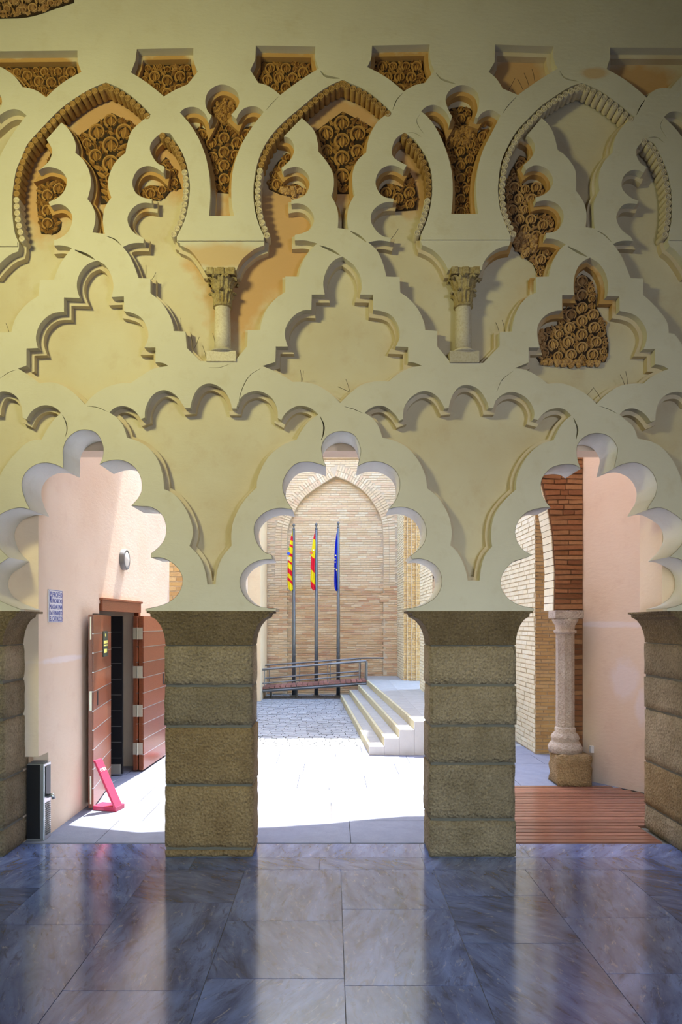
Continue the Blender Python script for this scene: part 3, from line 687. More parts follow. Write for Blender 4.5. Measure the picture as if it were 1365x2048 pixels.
niche_column(443.5, 'small marble column with leaf capital in the niche above left pillar', 541, 611, 696, 703, 724, .0)
niche_column(929.5, 'small marble column with leaf capital in niche above right pillar, pinkish plinth', 540, 611, 697, 703, 726, .3)

# bird wires: thin stalks standing on the ledges
wires = {
 'pair of thin bird wires on the ledge just left of left niche column': [((385, 697), (381, 664)), ((387, 697), (398, 672))],
 'thin bird wires sprouting around the foot of the left niche column': [((431, 690), (425, 665)), ((433, 720), (435, 692)), ((447, 722), (447, 695)), ((413, 719), (405, 690))],
 'narrow V of bird wires on left lower ledge of middle trefoil panel': [((603, 764), (601, 738)), ((604, 764), (607, 740))],
 'splayed bird wires on right lower ledge of the middle trefoil panel': [((700, 783), (676, 772)), ((700, 781), (692, 757))],
 'two upright bird wires on right lower ledge of the right, carved trefoil panel': [((1252, 768), (1243, 748)), ((1258, 768), (1254, 741))],
 'crossed bird wires at bottom point of the right, carved trefoil panel': [((1176, 790), (1190, 773)), ((1204, 796), (1190, 775))],
 'single bird wire at the far left edge beside left trefoil arch': [((16, 664), (10, 645))],
 'pair of bird wires on upper step right of the left trefoil arch': [((290, 556), (291, 528)), ((302, 558), (311, 543))],
 'lone upright bird wire on lower step right of left trefoil arch': [((361, 662), (361, 634))],
 'long bird wires in the tan pocket left of middle pointed arch': [((588, 398), (574, 387)), ((593, 396), (588, 368))],
 'slanting bird wire in the pocket at right of middle pointed arch': [((783, 476), (798, 455))],
 'short bird wires on lower step left of the right trefoil arch': [((1000, 662), (993, 643)), ((1012, 662), (1006, 638))],
 'single bird wire before the plinth of the right niche column': [((939, 724), (937, 704))],
 'cluster of five branching bird wires in plain recess at upper right': [((1016, 181), (1032, 153)), ((1048, 176), (1037, 155)), ((1060, 168), (1050, 143)), ((1072, 160), (1066, 135)), ((1036, 188), (1025, 175))]}
for lab, ws in wires.items():
    t = thing('bird_wire', lab, 'bird wire', 'bird wires on the plaster ledges', loc=(X(ws[0][0][0]), .02, Z(ws[0][0][1])))
    for a, b in ws:
        mb = MB().tube([(X(a[0]), .02, Z(a[1])+.003), (X((a[0]+b[0])/2+.8), .018, Z((a[1]+b[1])/2)), (X(b[0]), .016, Z(b[1]))], .0018, 5)
        adopt(mb.build('wire', M['wire']), t)

# ================================================================ HALL SHELL (this side of the arcade)
HZ = Z(-120)
for nm, a, b in (('wall_left', (-5.6, -9.0, 0), (-5.3, .36, HZ)), ('wall_right', (5.3, -9.0, 0), (5.6, .36, HZ))):
    link(nm, MB().box(a, b).build(nm, M['plaster']).data, None, None, 'structure') if False else MB().box(a, b).build(nm, M['plaster'], kind='structure')
MB().box((-5.3, 0, 0), (X(-420), .36, HZ)).build('wall_front', M['plaster'], kind='structure')
MB().box((X(1780), 0, 0), (5.3, .36, HZ)).build('wall_front', M['plaster'], kind='structure')
MB().box((X(-420), 0, 0), (X(-190)-.02, .36, Z(1222))).build('wall_front', M['plaster'], kind='structure')
MB().box((X(1600), 0, 0), (X(1780), .36, Z(1222))).build('wall_front', M['plaster'], kind='structure')
ceil_m = wood_mat('dark_timber_ceiling', (.20, .12, .06), (.12, .07, .035), .6, (12, 1, 12))
MB().box((-5.6, -9.0, HZ), (5.6, .36, HZ+.2)).build('ceiling', ceil_m, kind='structure')

bw = MB()  # unseen back wall with openings, added to cut skylight from behind
for x0, x1 in ((-5.3, -2.8), (-1.4, 1.2), (2.6, 5.3)): bw.box((x0, -9.3, 0), (x1, -9.0, HZ))
for x0, x1 in ((-2.8, -1.4), (1.2, 2.6)): bw.box((x0, -9.3, 3.2), (x1, -9.0, HZ))
bw.build('wall_back', M['plaster'], kind='structure')
# ---- marble floor
floor = MB().box((-5.3, -9.0, -.12), (5.3, .36, -.006)).build('floor', M['grout'], kind='structure')
def tile(a, b):
    g = .0022
    o = MB().box((a[0]+g, a[1]+g, -.03), (b[0]-g, b[1]-g, 0)).build('marble_slab', M['marble']); o.parent = floor; return o
rng = np.random.RandomState(3)
xs = [-5.3, -4.2, -3.5, -2.79, -2.09, -1.39, -.67, .065, .775, 1.48, 2.2, 2.9, 3.6, 4.4, 5.3]
for x0, x1 in zip(xs[:-1], xs[1:]): pass
xt = [-5.3, -3.9, -2.66, -1.35, -.25, .74, 1.6, 2.9, 4.1, 5.3]
for x0, x1 in zip(xt[:-1], xt[1:]): tile((x0, 0.0, 0), (x1, .34, 0))
for x0, x1 in zip([-5.3, -3.2, -2.3, -1.1, -.1, .72, 1.7, 3.0, 4.2], [-3.2, -2.3, -1.1, -.1, .72, 1.7, 3.0, 4.2, 5.3]): tile((x0, -.27, 0), (x1, 0.0, 0))
offs = {}
for i, (x0, x1) in enumerate(zip(xs[:-1], xs[1:])):
    y = -.27; k = 0
    first = [.45, .9, .6, .35, .95, .62, .9, .72, .5, .85, .5, .7, .6, .8][i]
    while y > -9.0+.01:
        L = first if k == 0 else (rng.choice([.7, .95, 1.1]))
        y2 = max(-9.0, y-L)
        if -9.0 < y2 < -8.7: y2 = -9.0
        tile((x0, y2, 0), (x1, y, 0)); y = y2; k += 1

# ================================================================ VESTIBULE AND COURT
XL = -2.53
# left pink wall with niche and doorway
wl = MB()
wl.box((-3.6, .37, .74), (XL, 1.70, 9.6)); wl.box((-3.6, .575, 0), (XL, 1.70, .74)); wl.box((-3.6, .37, 0), (-2.66, .575, .74))
wl.box((-3.6, 1.70, 1.99), (XL, 1.90, 2.10)); wl.box((-3.6, 1.70, 2.10), (XL, 3.50, 9.6)); wl.box((-3.6, 3.50, 0), (XL, 5.05, 9.6))
wlo = wl.build('wall_left', M['pink'], kind='structure')
# rounded end of that wall
MB().lathe((XL-.30, 5.05, 0), [(.30, 0), (.30, 9.6)], 32).build('wall_left', M['pink'], kind='structure', smooth=False)
MB().box((-4.6, .45, 0), (-3.6, .6, 9.6)).build('wall_left', M['pink'], kind='structure')
# room behind the door
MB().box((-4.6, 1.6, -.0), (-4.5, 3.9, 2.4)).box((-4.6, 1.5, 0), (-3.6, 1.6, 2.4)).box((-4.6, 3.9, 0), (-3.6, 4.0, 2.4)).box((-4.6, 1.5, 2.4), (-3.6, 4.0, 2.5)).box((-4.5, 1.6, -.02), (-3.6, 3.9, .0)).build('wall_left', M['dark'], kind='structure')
# beam over the vestibule and its ceiling
MB().box((-2.53, .372, 3.37), (2.84, .60, 9.6)).build('trim_1', M['pink'], kind='structure')
# pier wall above the right pier, right slanting wall
MB().box((2.84, .372, Z(1222)), (4.6, .80, 9.6)).build('wall_right', M['pink'], kind='structure')
MB().box((3.63, .0+.37, 0), (4.6, .80, Z(1222))).build('wall_right', M['pink'], kind='structure')
a = Vector((3.02, 2.72, 0)); b = Vector((4.3, .93, 0)); d = (b-a).normalized(); nrm = Vector((d.y, -d.x, 0))*-1
vs = [a, b, b+nrm*.5, a+nrm*.5]; vs = vs+[v+Vector((0, 0, 9.6)) for v in vs]
mb = MB(); mb.add(vs, [(0, 3, 2, 1), (4, 5, 6, 7), (0, 1, 5, 4), (1, 2, 6, 5), (2, 3, 7, 6), (3, 0, 4, 7)]); mb.build('wall_right', M['pink'], kind='structure')

# brick helper ------------------------------------------------------
unit = mesh('brick', [(-.5, 0, -.5), (.5, 0, -.5), (.5, 1, -.5), (-.5, 1, -.5), (-.5, 0, .5), (.5, 0, .5), (.5, 1, .5), (-.5, 1, .5)],
            [(0, 1, 5, 4), (1, 2, 6, 5), (3, 0, 4, 7), (0, 3, 2, 1), (4, 5, 6, 7)])
def unit_for(mat):
    m = unit.copy(); m.name = 'brick'; m.materials.clear(); m.materials.append(mat); return m
class Bricks:
    def __init__(s, origin, U, V, Nn, parent, mat, n_ind=0, seed=1):
        s.o = Vector(origin); s.U = Vector(U).normalized(); s.V = Vector(V).normalized(); s.N = Vector(Nn).normalized()
        s.parent = parent; s.mat = mat; s.left = n_ind; s.me = unit_for(mat); s.mb = MB(); s.rng = np.random.RandomState(seed)
    def put(s, u, v, w, h, rot=0, proud=.012, jit=.004):
        p = proud+s.rng.uniform(-jit, jit); c = s.o+s.U*u+s.V*v+s.N*p
        U = s.U*math.cos(rot)+s.V*math.sin(rot); V = s.V*math.cos(rot)-s.U*math.sin(rot)
        if s.left > 0:
            s.left -= 1
            o = bpy.data.objects.new('brick', s.me); COL.objects.link(o)
            m = Matrix(((U.x*w, -s.N.x*.03, V.x*h, c.x), (U.y*w, -s.N.y*.03, V.y*h, c.y), (U.z*w, -s.N.z*.03, V.z*h, c.z), (0, 0, 0, 1)))
            o.parent = s.parent; o.matrix_world = m
            o.matrix_basis = m
        else:
            pts = []
            for (a, b_, cc) in [tuple(x.co) for x in s.me.vertices]:
                pts.append(c+U*w*a-s.N*.03*b_+V*h*cc)
            s.mb.add(pts, [(0, 1, 5, 4), (1, 2, 6, 5), (3, 0, 4, 7), (0, 3, 2, 1), (4, 5, 6, 7)])
    def courses(s, u0, u1, v0, v1, L, h, gap, test=None, proud=.012, jit=.004, wob=.12):
        v = v0; k = 0
        while v < v1-h*.5:
            u = u0-(L*.5 if k % 2 else 0)-s.rng.uniform(0, L*.15)
            while u < u1:
                LL = L*s.rng.uniform(1-wob, 1+wob); a = max(u, u0); b_ = min(u+LL-gap, u1)
                if b_-a > L*.12 and (test is None or test((a+b_)/2, v+h/2)):
                    s.put((a+b_)/2, v+(h-gap)/2, b_-a, (h-gap)*s.rng.uniform(.9, 1), 0, proud, jit)
                u += LL
            v += h; k += 1
    def done(s, name='brickwork'):
        if s.mb.v:
            o = link(name, mesh(name, s.mb.v, s.mb.f), s.mat, s.parent, 'stuff'); return o

# brick horseshoe arch at the outer side of the vestibule
YA = 2.72
arch_w = [(3.02, 0), (3.02, 9.6), (-2.53, 9.6), (-2.53, 4.4), (-2.2, 4.75), (-1.5, 5.2), (-.75, 4.95), (-.3, 4.85), (.2, 4.6), (.5, 4.35), (.9, 4.1), (1.6, 4.05), (2.15, 4.0), (2.37, 3.85), (2.50, 3.62), (2.59, 3.3), (2.65, 2.95), (2.68, 2.5), (2.67, 2.04), (2.84, 2.035), (2.84, 0)]
mw = slab('wall_back', [densify(np.array(arch_w), .2)], YA, YA+.36, M['mortar_dark'], kind='structure', conv=1)
bk = Bricks((0, YA, 0), (1, 0, 0), (0, 0, 1), (0, -1, 0), mw, M['brick_dark'], 260, 5)
def in_arch(u, v, P=np.array(arch_w)): return inside(P, (u, v))
def jamb_l(v): return float(np.interp(v, [2.04, 2.5, 2.95, 3.3, 3.62, 3.85, 4.0], [2.67, 2.68, 2.65, 2.59, 2.50, 2.37, 2.15]))
v = .35; k = 0
while v < 4.2:
    l = 2.85 if v < 2.03 else jamb_l(v)+.005; hgt = random.uniform(.05, .07); cuts = [l, 3.015]
    n = max(1, int((3.015-l)/.2)+(k % 2)); us = sorted([l+(3.015-l)*(i/n+ (random.uniform(-.08, .08) if 0 < i < n else 0)) for i in range(n+1)])
    for i in range(n):
        if us[i+1]-us[i] > .03: bk.put((us[i]+us[i+1])/2, v+hgt/2, us[i+1]-us[i]-.012, hgt-.014, random.uniform(-.06, .06), .014, .007)
    v += hgt; k += 1
bk.done()
# reveal of the arch, its sunlight put into the pale brick colour
rv = [(2.67, 2.04), (2.68, 2.5), (2.65, 2.95), (2.59, 3.3), (2.50, 3.62), (2.37, 3.85), (2.15, 4.0)]
rvk = Bricks((0, 0, 0), (0, 1, 0), (0, 0, 1), (-1, 0, 0), mw, M['brick_pale_sunlit'], 0, 9)
mb = MB()
for (x0, z0), (x1, z1) in zip(rv[:-1], rv[1:]):
    n = 5
    for i in range(n):
        ta, tb = i/n, (i+1)/n-.02
        p = [(x0+(x1-x0)*t-.012, y, z0+(z1-z0)*t) for t in (ta, tb) for y in (YA+.006, YA+.35)]; q = [(a_+.02, b_, c_) for a_, b_, c_ in p]
        mb.add(p+q, [(0, 1, 3, 2), (4, 6, 7, 5), (0, 2, 6, 4), (1, 5, 7, 3), (0, 4, 5, 1), (2, 3, 7, 6)])
mb.build('reveal_brick', M['brick_pale_sunlit'], mw, 'stuff')

# stone column at the jamb
ct = thing('octagonal_column', 'weathered pale octagonal stone column on a rough block at right brick arch', 'column', loc=(2.74, 2.6, 0))
cx, cy = 2.765, 2.60
def blockwarp(p): return p
adopt(rough_block('base_block', (2.60, 2.36, 0), (3.0, 2.70, .36), M['stone_warm'], None, .010, .05, 5), ct)
pr = [(.19, .36), (.20, .42), (.175, .47), (.15, .50), (.165, .53), (.15, .57), (.118, .60), (.122, .64), (.108, .66)]
adopt(MB().lathe((cx, cy, 0), pr, 16).build('moulded_base', M['pale_stone'], smooth=True), ct)
adopt(MB().lathe((cx, cy, 0), [(.108, .66), (.106, 1.2), (.106, 1.76)], 8, phase=.5).build('octagonal_shaft', M['pale_stone']), ct)
adopt(MB().lathe((cx, cy, 0), [(.106, 1.76), (.13, 1.775), (.13, 1.80), (.108, 1.81), (.112, 1.86), (.14, 1.90), (.15, 1.92), (.15, 1.94)], 16).build('capital_bell', M['pale_stone'], smooth=True), ct)
adopt(MB().box((cx-.165, cy-.15, 1.94), (cx+.17, cy+.11, 2.035)).build('abacus', M['pale_stone'], bevel=.01), ct)

# timber deck
deck = thing('timber_deck', 'glossy red-brown boarded timber deck floor behind the right arch', 'deck', loc=(2.4, 1.5, 0))
adopt(MB().box((1.05, .365, -.06), (3.62, 2.34, -.02)).build('deck_frame', M['joint']), deck)
y = .365
def deck_x1(y): return min(3.62, 3.02+(2.72-y)*(1.28/1.79)-.01) if y > .8 else 2.83 if y < .8 else 3.62
while y < 2.33:
    wdt = .098
    o = MB().box((1.05, y, -.02), (min(3.6, deck_x1(y+wdt) if y > .8 else 2.84), y+wdt-.015, .004)).build('deck_board', M['deck'], bevel=.002); adopt(o, deck); y += wdt
# small white junction box low on the pink wall
MB().box((3.06, 2.58, .35), (3.10, 2.62, .43)).build('socket_box', M['tile_white'])
tag(bpy.data.objects['socket_box'], 'small white socket box low on the pink wall by column foot', 'socket')

# court ground
ground = MB().box((-5.0, .365, -.2), (6.0, 13.2, -.03)).build('ground', M['joint'], kind='structure')
# near slabs
rng = np.random.RandomState(8)
y = .368
rows = []
while y < 4.3:
    L = .655; x = -3.6-rng.uniform(0, .5)
    while x < 3.6:
        wv = rng.choice([.8, 1.0, 1.2])
        x0, x1 = x, min(x+wv-.006, 3.6)
        if not (x1 > 1.04 and y < 2.33) : pass
        if y+L < 2.4 and x1 > 1.04: x1 = 1.04
        if x1-x0 > .05:
            o = MB().box((x0, y, -.03), (x1, y+L-.006, 0)).build('paving_slab', M['paving'], ground)
        if y+L < 2.4 and x+wv > 1.04: break
        x += wv
    y += L
    if y < 2.33 and y+.62 > 2.33: pass
yc0 = y
# small setts of the open court, laid in courses
cb = Bricks((0, 0, 0), (1, 0, 0), (0, 1, 0), (0, 0, 1), ground, M['cobble'], 0, 4)
cb.courses(-3.6, 4.0, yc0, 12.55, .21, .105, .012, proud=-.003, jit=.003)
cb.done('court_setts')

# steps and upper landing
steps = thing('stone_steps', 'flight of four broad pale stone steps rising to the right in court', 'steps', loc=(1, 8, 0))
XS = [(.215, .45), (.425, .66), (.64, .88), (.84, 1.08)]
def sx(base, yy): return base+(11.3-yy)*.047
for k in range(4):
    z1 = .12*(k+1); base = .2+.215*k
    for seg in range(10):
        y0 = 4.3+seg*.7; y1 = y0+.7-.006
        xa0, xa1 = sx(base, y0), sx(base, y1)
        xb0, xb1 = (sx(base+.215, y0), sx(base+.215, y1)) if k < 3 else (sx(base+.215, y0)+.3, sx(base+.215, y1)+.3)
        for nm, (p0, p1, q0, q1) in (('riser_stone', (xa0, xa1, xa0+.045, xa1+.045)), ('tread_stone', (xa0+.047, xa1+.047, xb0, xb1))):
            vs = [(p0, y0, -.03), (q0, y0, -.03), (q1, y1, -.03), (p1, y1, -.03), (p0, y0, z1), (q0, y0, z1), (q1, y1, z1), (p1, y1, z1)]
            mb = MB(); mb.add(vs, [(0, 3, 2, 1), (4, 5, 6, 7), (0, 1, 5, 4), (1, 2, 6, 5), (2, 3, 7, 6), (3, 0, 4, 7)])
            adopt(mb.build(nm, M['step_edge'] if nm[0] == 'r' else M['step'], bevel=.004), steps)
for k in range(4):
    b0 = sx(.2+.215*k, 4.3); b1 = sx(.2+.215*(k+1), 4.3) if k < 3 else b0+.5
    adopt(MB().box((b0, 4.25, -.03), (b1-.003, 4.297, .12*(k+1)+.001)).build('glare_end_cover', M['step_end_glare'], bevel=.004), steps)  # added end covers, coloured to merge with the sunlit ground
land = MB().box((1.5, 4.3, -.03), (1.85, 11.08, .475)).box((1.86, 9.02, -.03), (3.0, 11.08, .475)).build('landing_base', M['step'])
land.name = 'landing'; land['kind'] = 'structure'
rng = np.random.RandomState(2); y = 4.3
MB()
mbs = MB().box((.845, 11.32, 0), (1.72, 12.59, .476)); mbs.build('landing', M['step'], kind='structure')
while y < 11.3:
    L = rng.choice([.3, .36]); o = MB().box((1.37, y, .476), (1.86, y+L-.008, .482)).build('landing_slab', M['step'], land); y += L

# far brick wall with blind pointed arch
YB = 12.62; PB = F/(YB+D)
def fx(px): return (px-665)/PB
def fz(py): return H+(1245-py)/PB
far = MB().box((-3.2, YB+.16, 0), (4.2, YB+.6, 15.3)).build('wall_back', M['mortar'], kind='structure')
MB().box((1.3, YB+.16, 15.3), (4.2, YB+.6, 17.8)).build('wall_back', M['mortar'], kind='structure')  # unseen raised part, added for its shadow across the court
blind = smooth_path("575,1400c 575,1079 577,1054 587,1029 606,998 638,973 671,953c 702,965 733,988 753,1016 764,1042 767,1079 767,1400c")
bl = np.array([(fx(p[0]), fz(p[1])) for p in blind])
outr = np.array([(-3.2, 0), (-3.2, 14.5), (4.2, 14.5), (4.2, 0)])
fo = slab('brick_skin', [densify(outr, .5), densify(bl, .1)], YB, YB+.159, M['mortar'], conv=1); fo.parent = far
mid = np.array([(fx(671), 0)])[0][0]
fb = Bricks((0, YB, 0), (1, 0, 0), (0, 0, 1), (0, -1, 0), far, M['brick_low'], 300, 21)
zj = fz(1171)
def on_skin(u, v):
    if u < fx(505) or u > 1.9: return False
    P = bl
    return not inside(P, (u, v))
def blb(margin): 
    c = np.array([mid, fz(1060)]); return c+(bl-c)*margin
BO = np.array([(fx(p[0]), fz(p[1])) for p in smooth_path("548,1171c 548,1079 552,1045 566,1016 590,985 625,955 671,926c 715,945 750,975 776,1008 789,1042 794,1079 794,1171c")])
fb.courses(fx(530), 1.78, .02, zj, .26, .062, .012, test=lambda u, v: True if v < zj and not inside(bl, (u, v)) else False, jit=.006)
fr = Bricks((0, YB+.159, 0), (1, 0, 0), (0, 0, 1), (0, -1, 0), far, M['brick_low'], 0, 22)
fr.courses(fx(575), fx(767), .02, zj, .26, .062, .012, test=lambda u, v: inside(bl, (u, v)), jit=.010)
fr.done('worn_brickwork')
fi = Bricks((0, YB+.159, 0), (1, 0, 0), (0, 0, 1), (0, -1, 0), far, M['brick'], 0, 23)
fi.courses(fx(560), fx(780), zj, fz(940), .26, .062, .010, test=lambda u, v: inside(bl, (u, v)), jit=.003)
fi.done('panel_brickwork')
fb.done('worn_brickwork')
fs_ = Bricks((0, YB, 0), (1, 0, 0), (0, 0, 1), (0, -1, 0), far, M['brick'], 0, 24)
fs_.courses(fx(505), 1.8, zj, fz(918), .26, .062, .010, test=lambda u, v: not inside(bl, (u, v)) and not inside(BO, (u, v)), jit=.003)
# radial voussoirs
ring_in = np.array([(fx(p[0]), fz(p[1])) for p in smooth_path("575,1171c 575,1079 577,1054 587,1029 606,998 638,973 671,953c 702,965 733,988 753,1016 764,1042 767,1079 767,1171c", closed=False)])
L = np.r_[0, np.cumsum(np.linalg.norm(np.diff(ring_in, axis=0), axis=1))]
for s in np.arange(.03, L[-1], .066):
    x, z = np.interp(s, L, ring_in[:, 0]), np.interp(s, L, ring_in[:, 1]); x2, z2 = np.interp(min(s+.02, L[-1]), L, ring_in[:, 0]), np.interp(min(s+.02, L[-1]), L, ring_in[:, 1])
    t = np.array([x2-x, z2-z]); 
    if np.linalg.norm(t) < 1e-4: continue
    t /= np.linalg.norm(t); q = np.array([-t[1], t[0]])
    for (r0, ln) in ((.005, .15), (.16, .16)):
        fs_.put(x+q[0]*(r0+ln/2), z+q[1]*(r0+ln/2), ln-.01, .052, math.atan2(q[1], q[0]), .014, .003)
fs_.done('panel_brickwork')
# cornice and rendered wall above
cc = MB().box((-3.2, YB-.05, fz(918)), (1.8, YB, fz(914))).box((-3.2, YB-.10, fz(914)), (1.8, YB, fz(911))).build('cornice', M['brick'], far)
rw = MB().box((-3.2, YB-.02, fz(911)), (4.2, YB-.001, 14.5)).build('render_coat', M['pink'], far)
# left return of the far end
MB().box((-4.2, 10.6, 0), (fx(512), 10.9, 8.5)).build('wall_left', M['pink'], kind='structure')
cream = plaster_mat('cream_render', (.84, .68, .44), (.80, .62, .40), (.7, .5, .3))
MB().box((-4.2, 10.9, 0), (fx(535), YB-.06, 8.5)).build('wall_left', cream, kind='structure')
MB().box((-4.2, 5.4, 0), (-3.6, 10.6, 8.5)).build('wall_left', M['brick'], kind='structure')
lb = Bricks((-3.3, 5.5, 0), (1, 0, 0), (0, 0, 1), (0, -1, 0), ground, M['brick_yellow'], 0, 31)
lw = MB().box((-3.3, 6.5, 0), (-2.2, 6.8, 5.6)).build('wall_left', M['mortar'], kind='structure')
lb = Bricks((-3.3, 6.5, 0), (1, 0, 0), (0, 0, 1), (0, -1, 0), lw, M['brick_yellow'], 280, 31)
lb.courses(0.0, 1.08, 1.6, 3.6, .28, .085, .014, jit=.008); lb.done()

# right side: buttress and brick buildings
def brick_box(name, x0, y0, x1, y1, z1, faces, z0=0):
    o = MB().box((x0, y0, z0), (x1, y1, z1)).build(name, M['mortar'], kind='structure')
    for (f, mat, L, h, za, zb, nind, u0, u1) in faces:
        if f == 'L': B = Bricks((x0, y1, 0), (0, -1, 0), (0, 0, 1), (-1, 0, 0), o, M[mat], nind, int(x0*10)); W = y1-y0
        else: B = Bricks((x0, y0, 0), (1, 0, 0), (0, 0, 1), (0, -1, 0), o, M[mat], nind, int(y0*10)); W = x1-x0
        B.courses(0 if u0 is None else u0, W if u1 is None else u1, za, zb, L, h, .012, jit=.004); B.done()
    return o
brick_box('wall_right', 1.74, 11.1, 4.2, YB-.02, 12.5, [('L', 'brick_pale_sunlit', .26, .062, .48, 6.0, 0, None, None), ('F', 'brick_yellow', .13, .062, .48, 6.0, 0, 0, .5)])
mb = MB()
for px in (815, 824, 833): 
    x = (px-665)*(11.08+D)/F; mb.box((x-.006, 11.068, .48), (x+.006, 11.09, 6))
mb.build('joint_line', M['mortar'], kind='structure')
brick_box('wall_right', 1.87, 7.2, 4.2, 9.0, 13.0, [('L', 'brick_pale_sunlit', .26, .062, .48, 6.0, 0, None, None)], z0=0)
brick_box('wall_right', 2.93, 4.33, 4.6, 7.2, 9.0, [('L', 'brick_pale_sunlit', .28, .070, .02, 4.2, 160, None, None), ('F', 'brick_yellow', .20, .052, .02, 4.3, 280, 0, .42)])  # pale left side and browner front paint in sun and shade
MB().box((3.35, 3.09, 0), (4.6, 4.33, 5.3)).build('wall_right', M['pink'], kind='structure')

# flagpoles and hanging flags
def flag_mat(name, kind):
    m, nt, b = mat_base(name, .6, .2); uv = N(nt, 'UVMap'); sep = N(nt, 'SeparateXYZ'); nt.links.new(uv.outputs[0], sep.inputs[0])
    cr = N(nt, 'ValToRGB'); cr.color_ramp.interpolation = 'CONSTANT'; e = cr.color_ramp.elements
    R_, Y_ = (.80, .02, .05, 1), (.93, .80, .02, 1)
    t = math_(nt, 'ADD', sep.outputs[1], math_(nt, 'MULTIPLY', sep.outputs[0], .10))
    nt.links.new(t, cr.inputs[0])
    if kind == 'bars': st = [(0, Y_), (.12, R_), (.20, Y_), (.27, R_), (.31, Y_), (.42, R_), (.47, Y_), (.56, R_), (.60, Y_), (.70, R_), (.80, Y_), (.88, R_), (.94, Y_)]
    elif kind == 'band': st = [(0, R_), (.18, Y_), (.50, R_), (.74, Y_), (.96, R_)]
    else: st = [(0, (.01, .03, .55, 1))]
    e[0].position = 0; e[0].color = st[0][1]; e.remove(e[1]) if len(e) > 1 else None
    for p_, c_ in st[1:]: q = e.new(p_); q.color = c_
    nt.links.new(cr.outputs[0], b.inputs['Base Color']); return m
def flagpole(px, top, ftop, fbot, kind, label, lab2, w0, mats):
    yb = 12.15; k = F/(yb+D); x = (px-665)/k; z = lambda py: H+(1245-py)/k
    t = thing('flagpole', label, 'flagpole', 'flagpoles before the far brick wall', loc=(x, yb, 0))
    adopt(MB().lathe((x, yb, 0), [(.052, 0), (.045, 1.5), (.034, z(top+12))], 14).build('pole', M['pole'], smooth=True), t)
    adopt(MB().lathe((x, yb, z(top+12)), [(.03, 0), (.036, .03), (.02, .05), (.02, .09), (.038, .11), (.034, .14), (.012, .17)], 12).build('finial', M['pole'], smooth=True), t)
    adopt(MB().box((x-.09, yb-.09, 0), (x+.09, yb+.09, .02)).build('foot_plate', M['pole']), t)
    # limp cloth: pleated strip
    nu, nv = 15, 36; vs = []; uvs = []
    zt, zb = z(ftop), z(fbot)
    for j in range(nv+1):
        v_ = j/nv; wd = w0*(.18+.82*min(1, v_*1.7)**.9)*(1-.35*max(0, (v_-.8)/.2)**2)
        for i in range(nu+1):
            u_ = i/nu; fold = math.sin(u_*9.5+v_*2.2+w0*30)*.03*(.3+v_)
            vs.append((x-.03-u_*wd+.012*math.sin(v_*7+u_*3), yb-.10+fold, zt+(zb-zt)*v_-.06*u_*(1-v_)*2-(.06 if v_ > .95 else 0)*math.sin(u_*3.1)))
            uvs.append((u_, v_))
    fs = [(j*(nu+1)+i, j*(nu+1)+i+1, (j+1)*(nu+1)+i+1, (j+1)*(nu+1)+i) for j in range(nv) for i in range(nu)]
    me = mesh('flag_cloth', vs, fs); ul = me.uv_layers.new(name='UVMap')
    for l in me.loops: ul.data[l.index].uv = uvs[l.vertex_index]
    fl = link('flag', me, mats, None, smooth=True); tag(fl, lab2, 'flag', 'limp flags on the flagpoles')
    fl.modifiers.new('thickness', 'SOLIDIFY').thickness = .003
    # printed charges
    mb = MB()
    def dot(uu, vv, r, n=10, sx_=1): 
        cxx = x-.03-uu*w0; czz = zt+(zb-zt)*vv; mb.lathe((0, 0, 0), [(r, 0), (r, .004)], n)
        base = len(mb.v)-2*n
        for q in range(base, len(mb.v)):
            a_, b_, c_ = mb.v[q]; mb.v[q] = (cxx+a_*sx_, yb-.155-c_, czz+b_)
    oo = []
    def one(nm, mt, *a):
        global_mb.v = []; global_mb.f = []; dot(*a); oo.append(global_mb.build(nm, mt))
    global_mb = mb
    if kind == 'bars':
        one('green_charge', plain('flag_green', (.03, .32, .08), .6), .65, .33, .035, 3); one('blue_charge', plain('flag_blue', (.03, .12, .62), .6), .72, .41, .05, 4)
        wm = plain('flag_white', (.85, .8, .7), .6)
        for q in range(4): oo.append(MB().box((x-.03-w0*.95+q*.024, yb-.16, zt+(zb-zt)*.52-q*.006), (x-.03-w0*.95+q*.024+.01, yb-.155, zt+(zb-zt)*.46-q*.006)).build('white_bar', wm))
    elif kind == 'band':
        one('shield', plain('flag_arms', (.72, .16, .05), .6), .75, .40, .04, 8); one('crown', plain('flag_white2', (.85, .85, .8), .6), .3, .355, .02, 8)
    else:
        gm = plain('flag_gold', (.95, .85, .2), .6)
        for uu, vv in ((.45, .45), (.62, .51), (.58, .56), (.65, .66), (.15, .69)): one('gold_star', gm, uu, vv, .018, 5)
    for o in oo: o.parent = fl
    return t
flagpole(588, 1048, 1060, 1178, 'bars', 'leftmost grey metal flagpole, with the red and yellow barred flag', 'limp flag of narrow red and yellow bars with blue and green arms', .135, flag_mat('barred_flag_cloth', 'bars'))
flagpole(633, 1047, 1060, 1177, 'band', 'middle grey metal flagpole of the three', 'limp flag of broad red and yellow bands with coat of arms', .125, flag_mat('banded_flag_cloth', 'band'))
flagpole(677, 1044, 1058, 1178, 'blue', 'rightmost grey metal flagpole, with the plain blue flag', 'limp royal blue flag with small gold stars', .085, flag_mat('blue_flag_cloth', 'blue'))

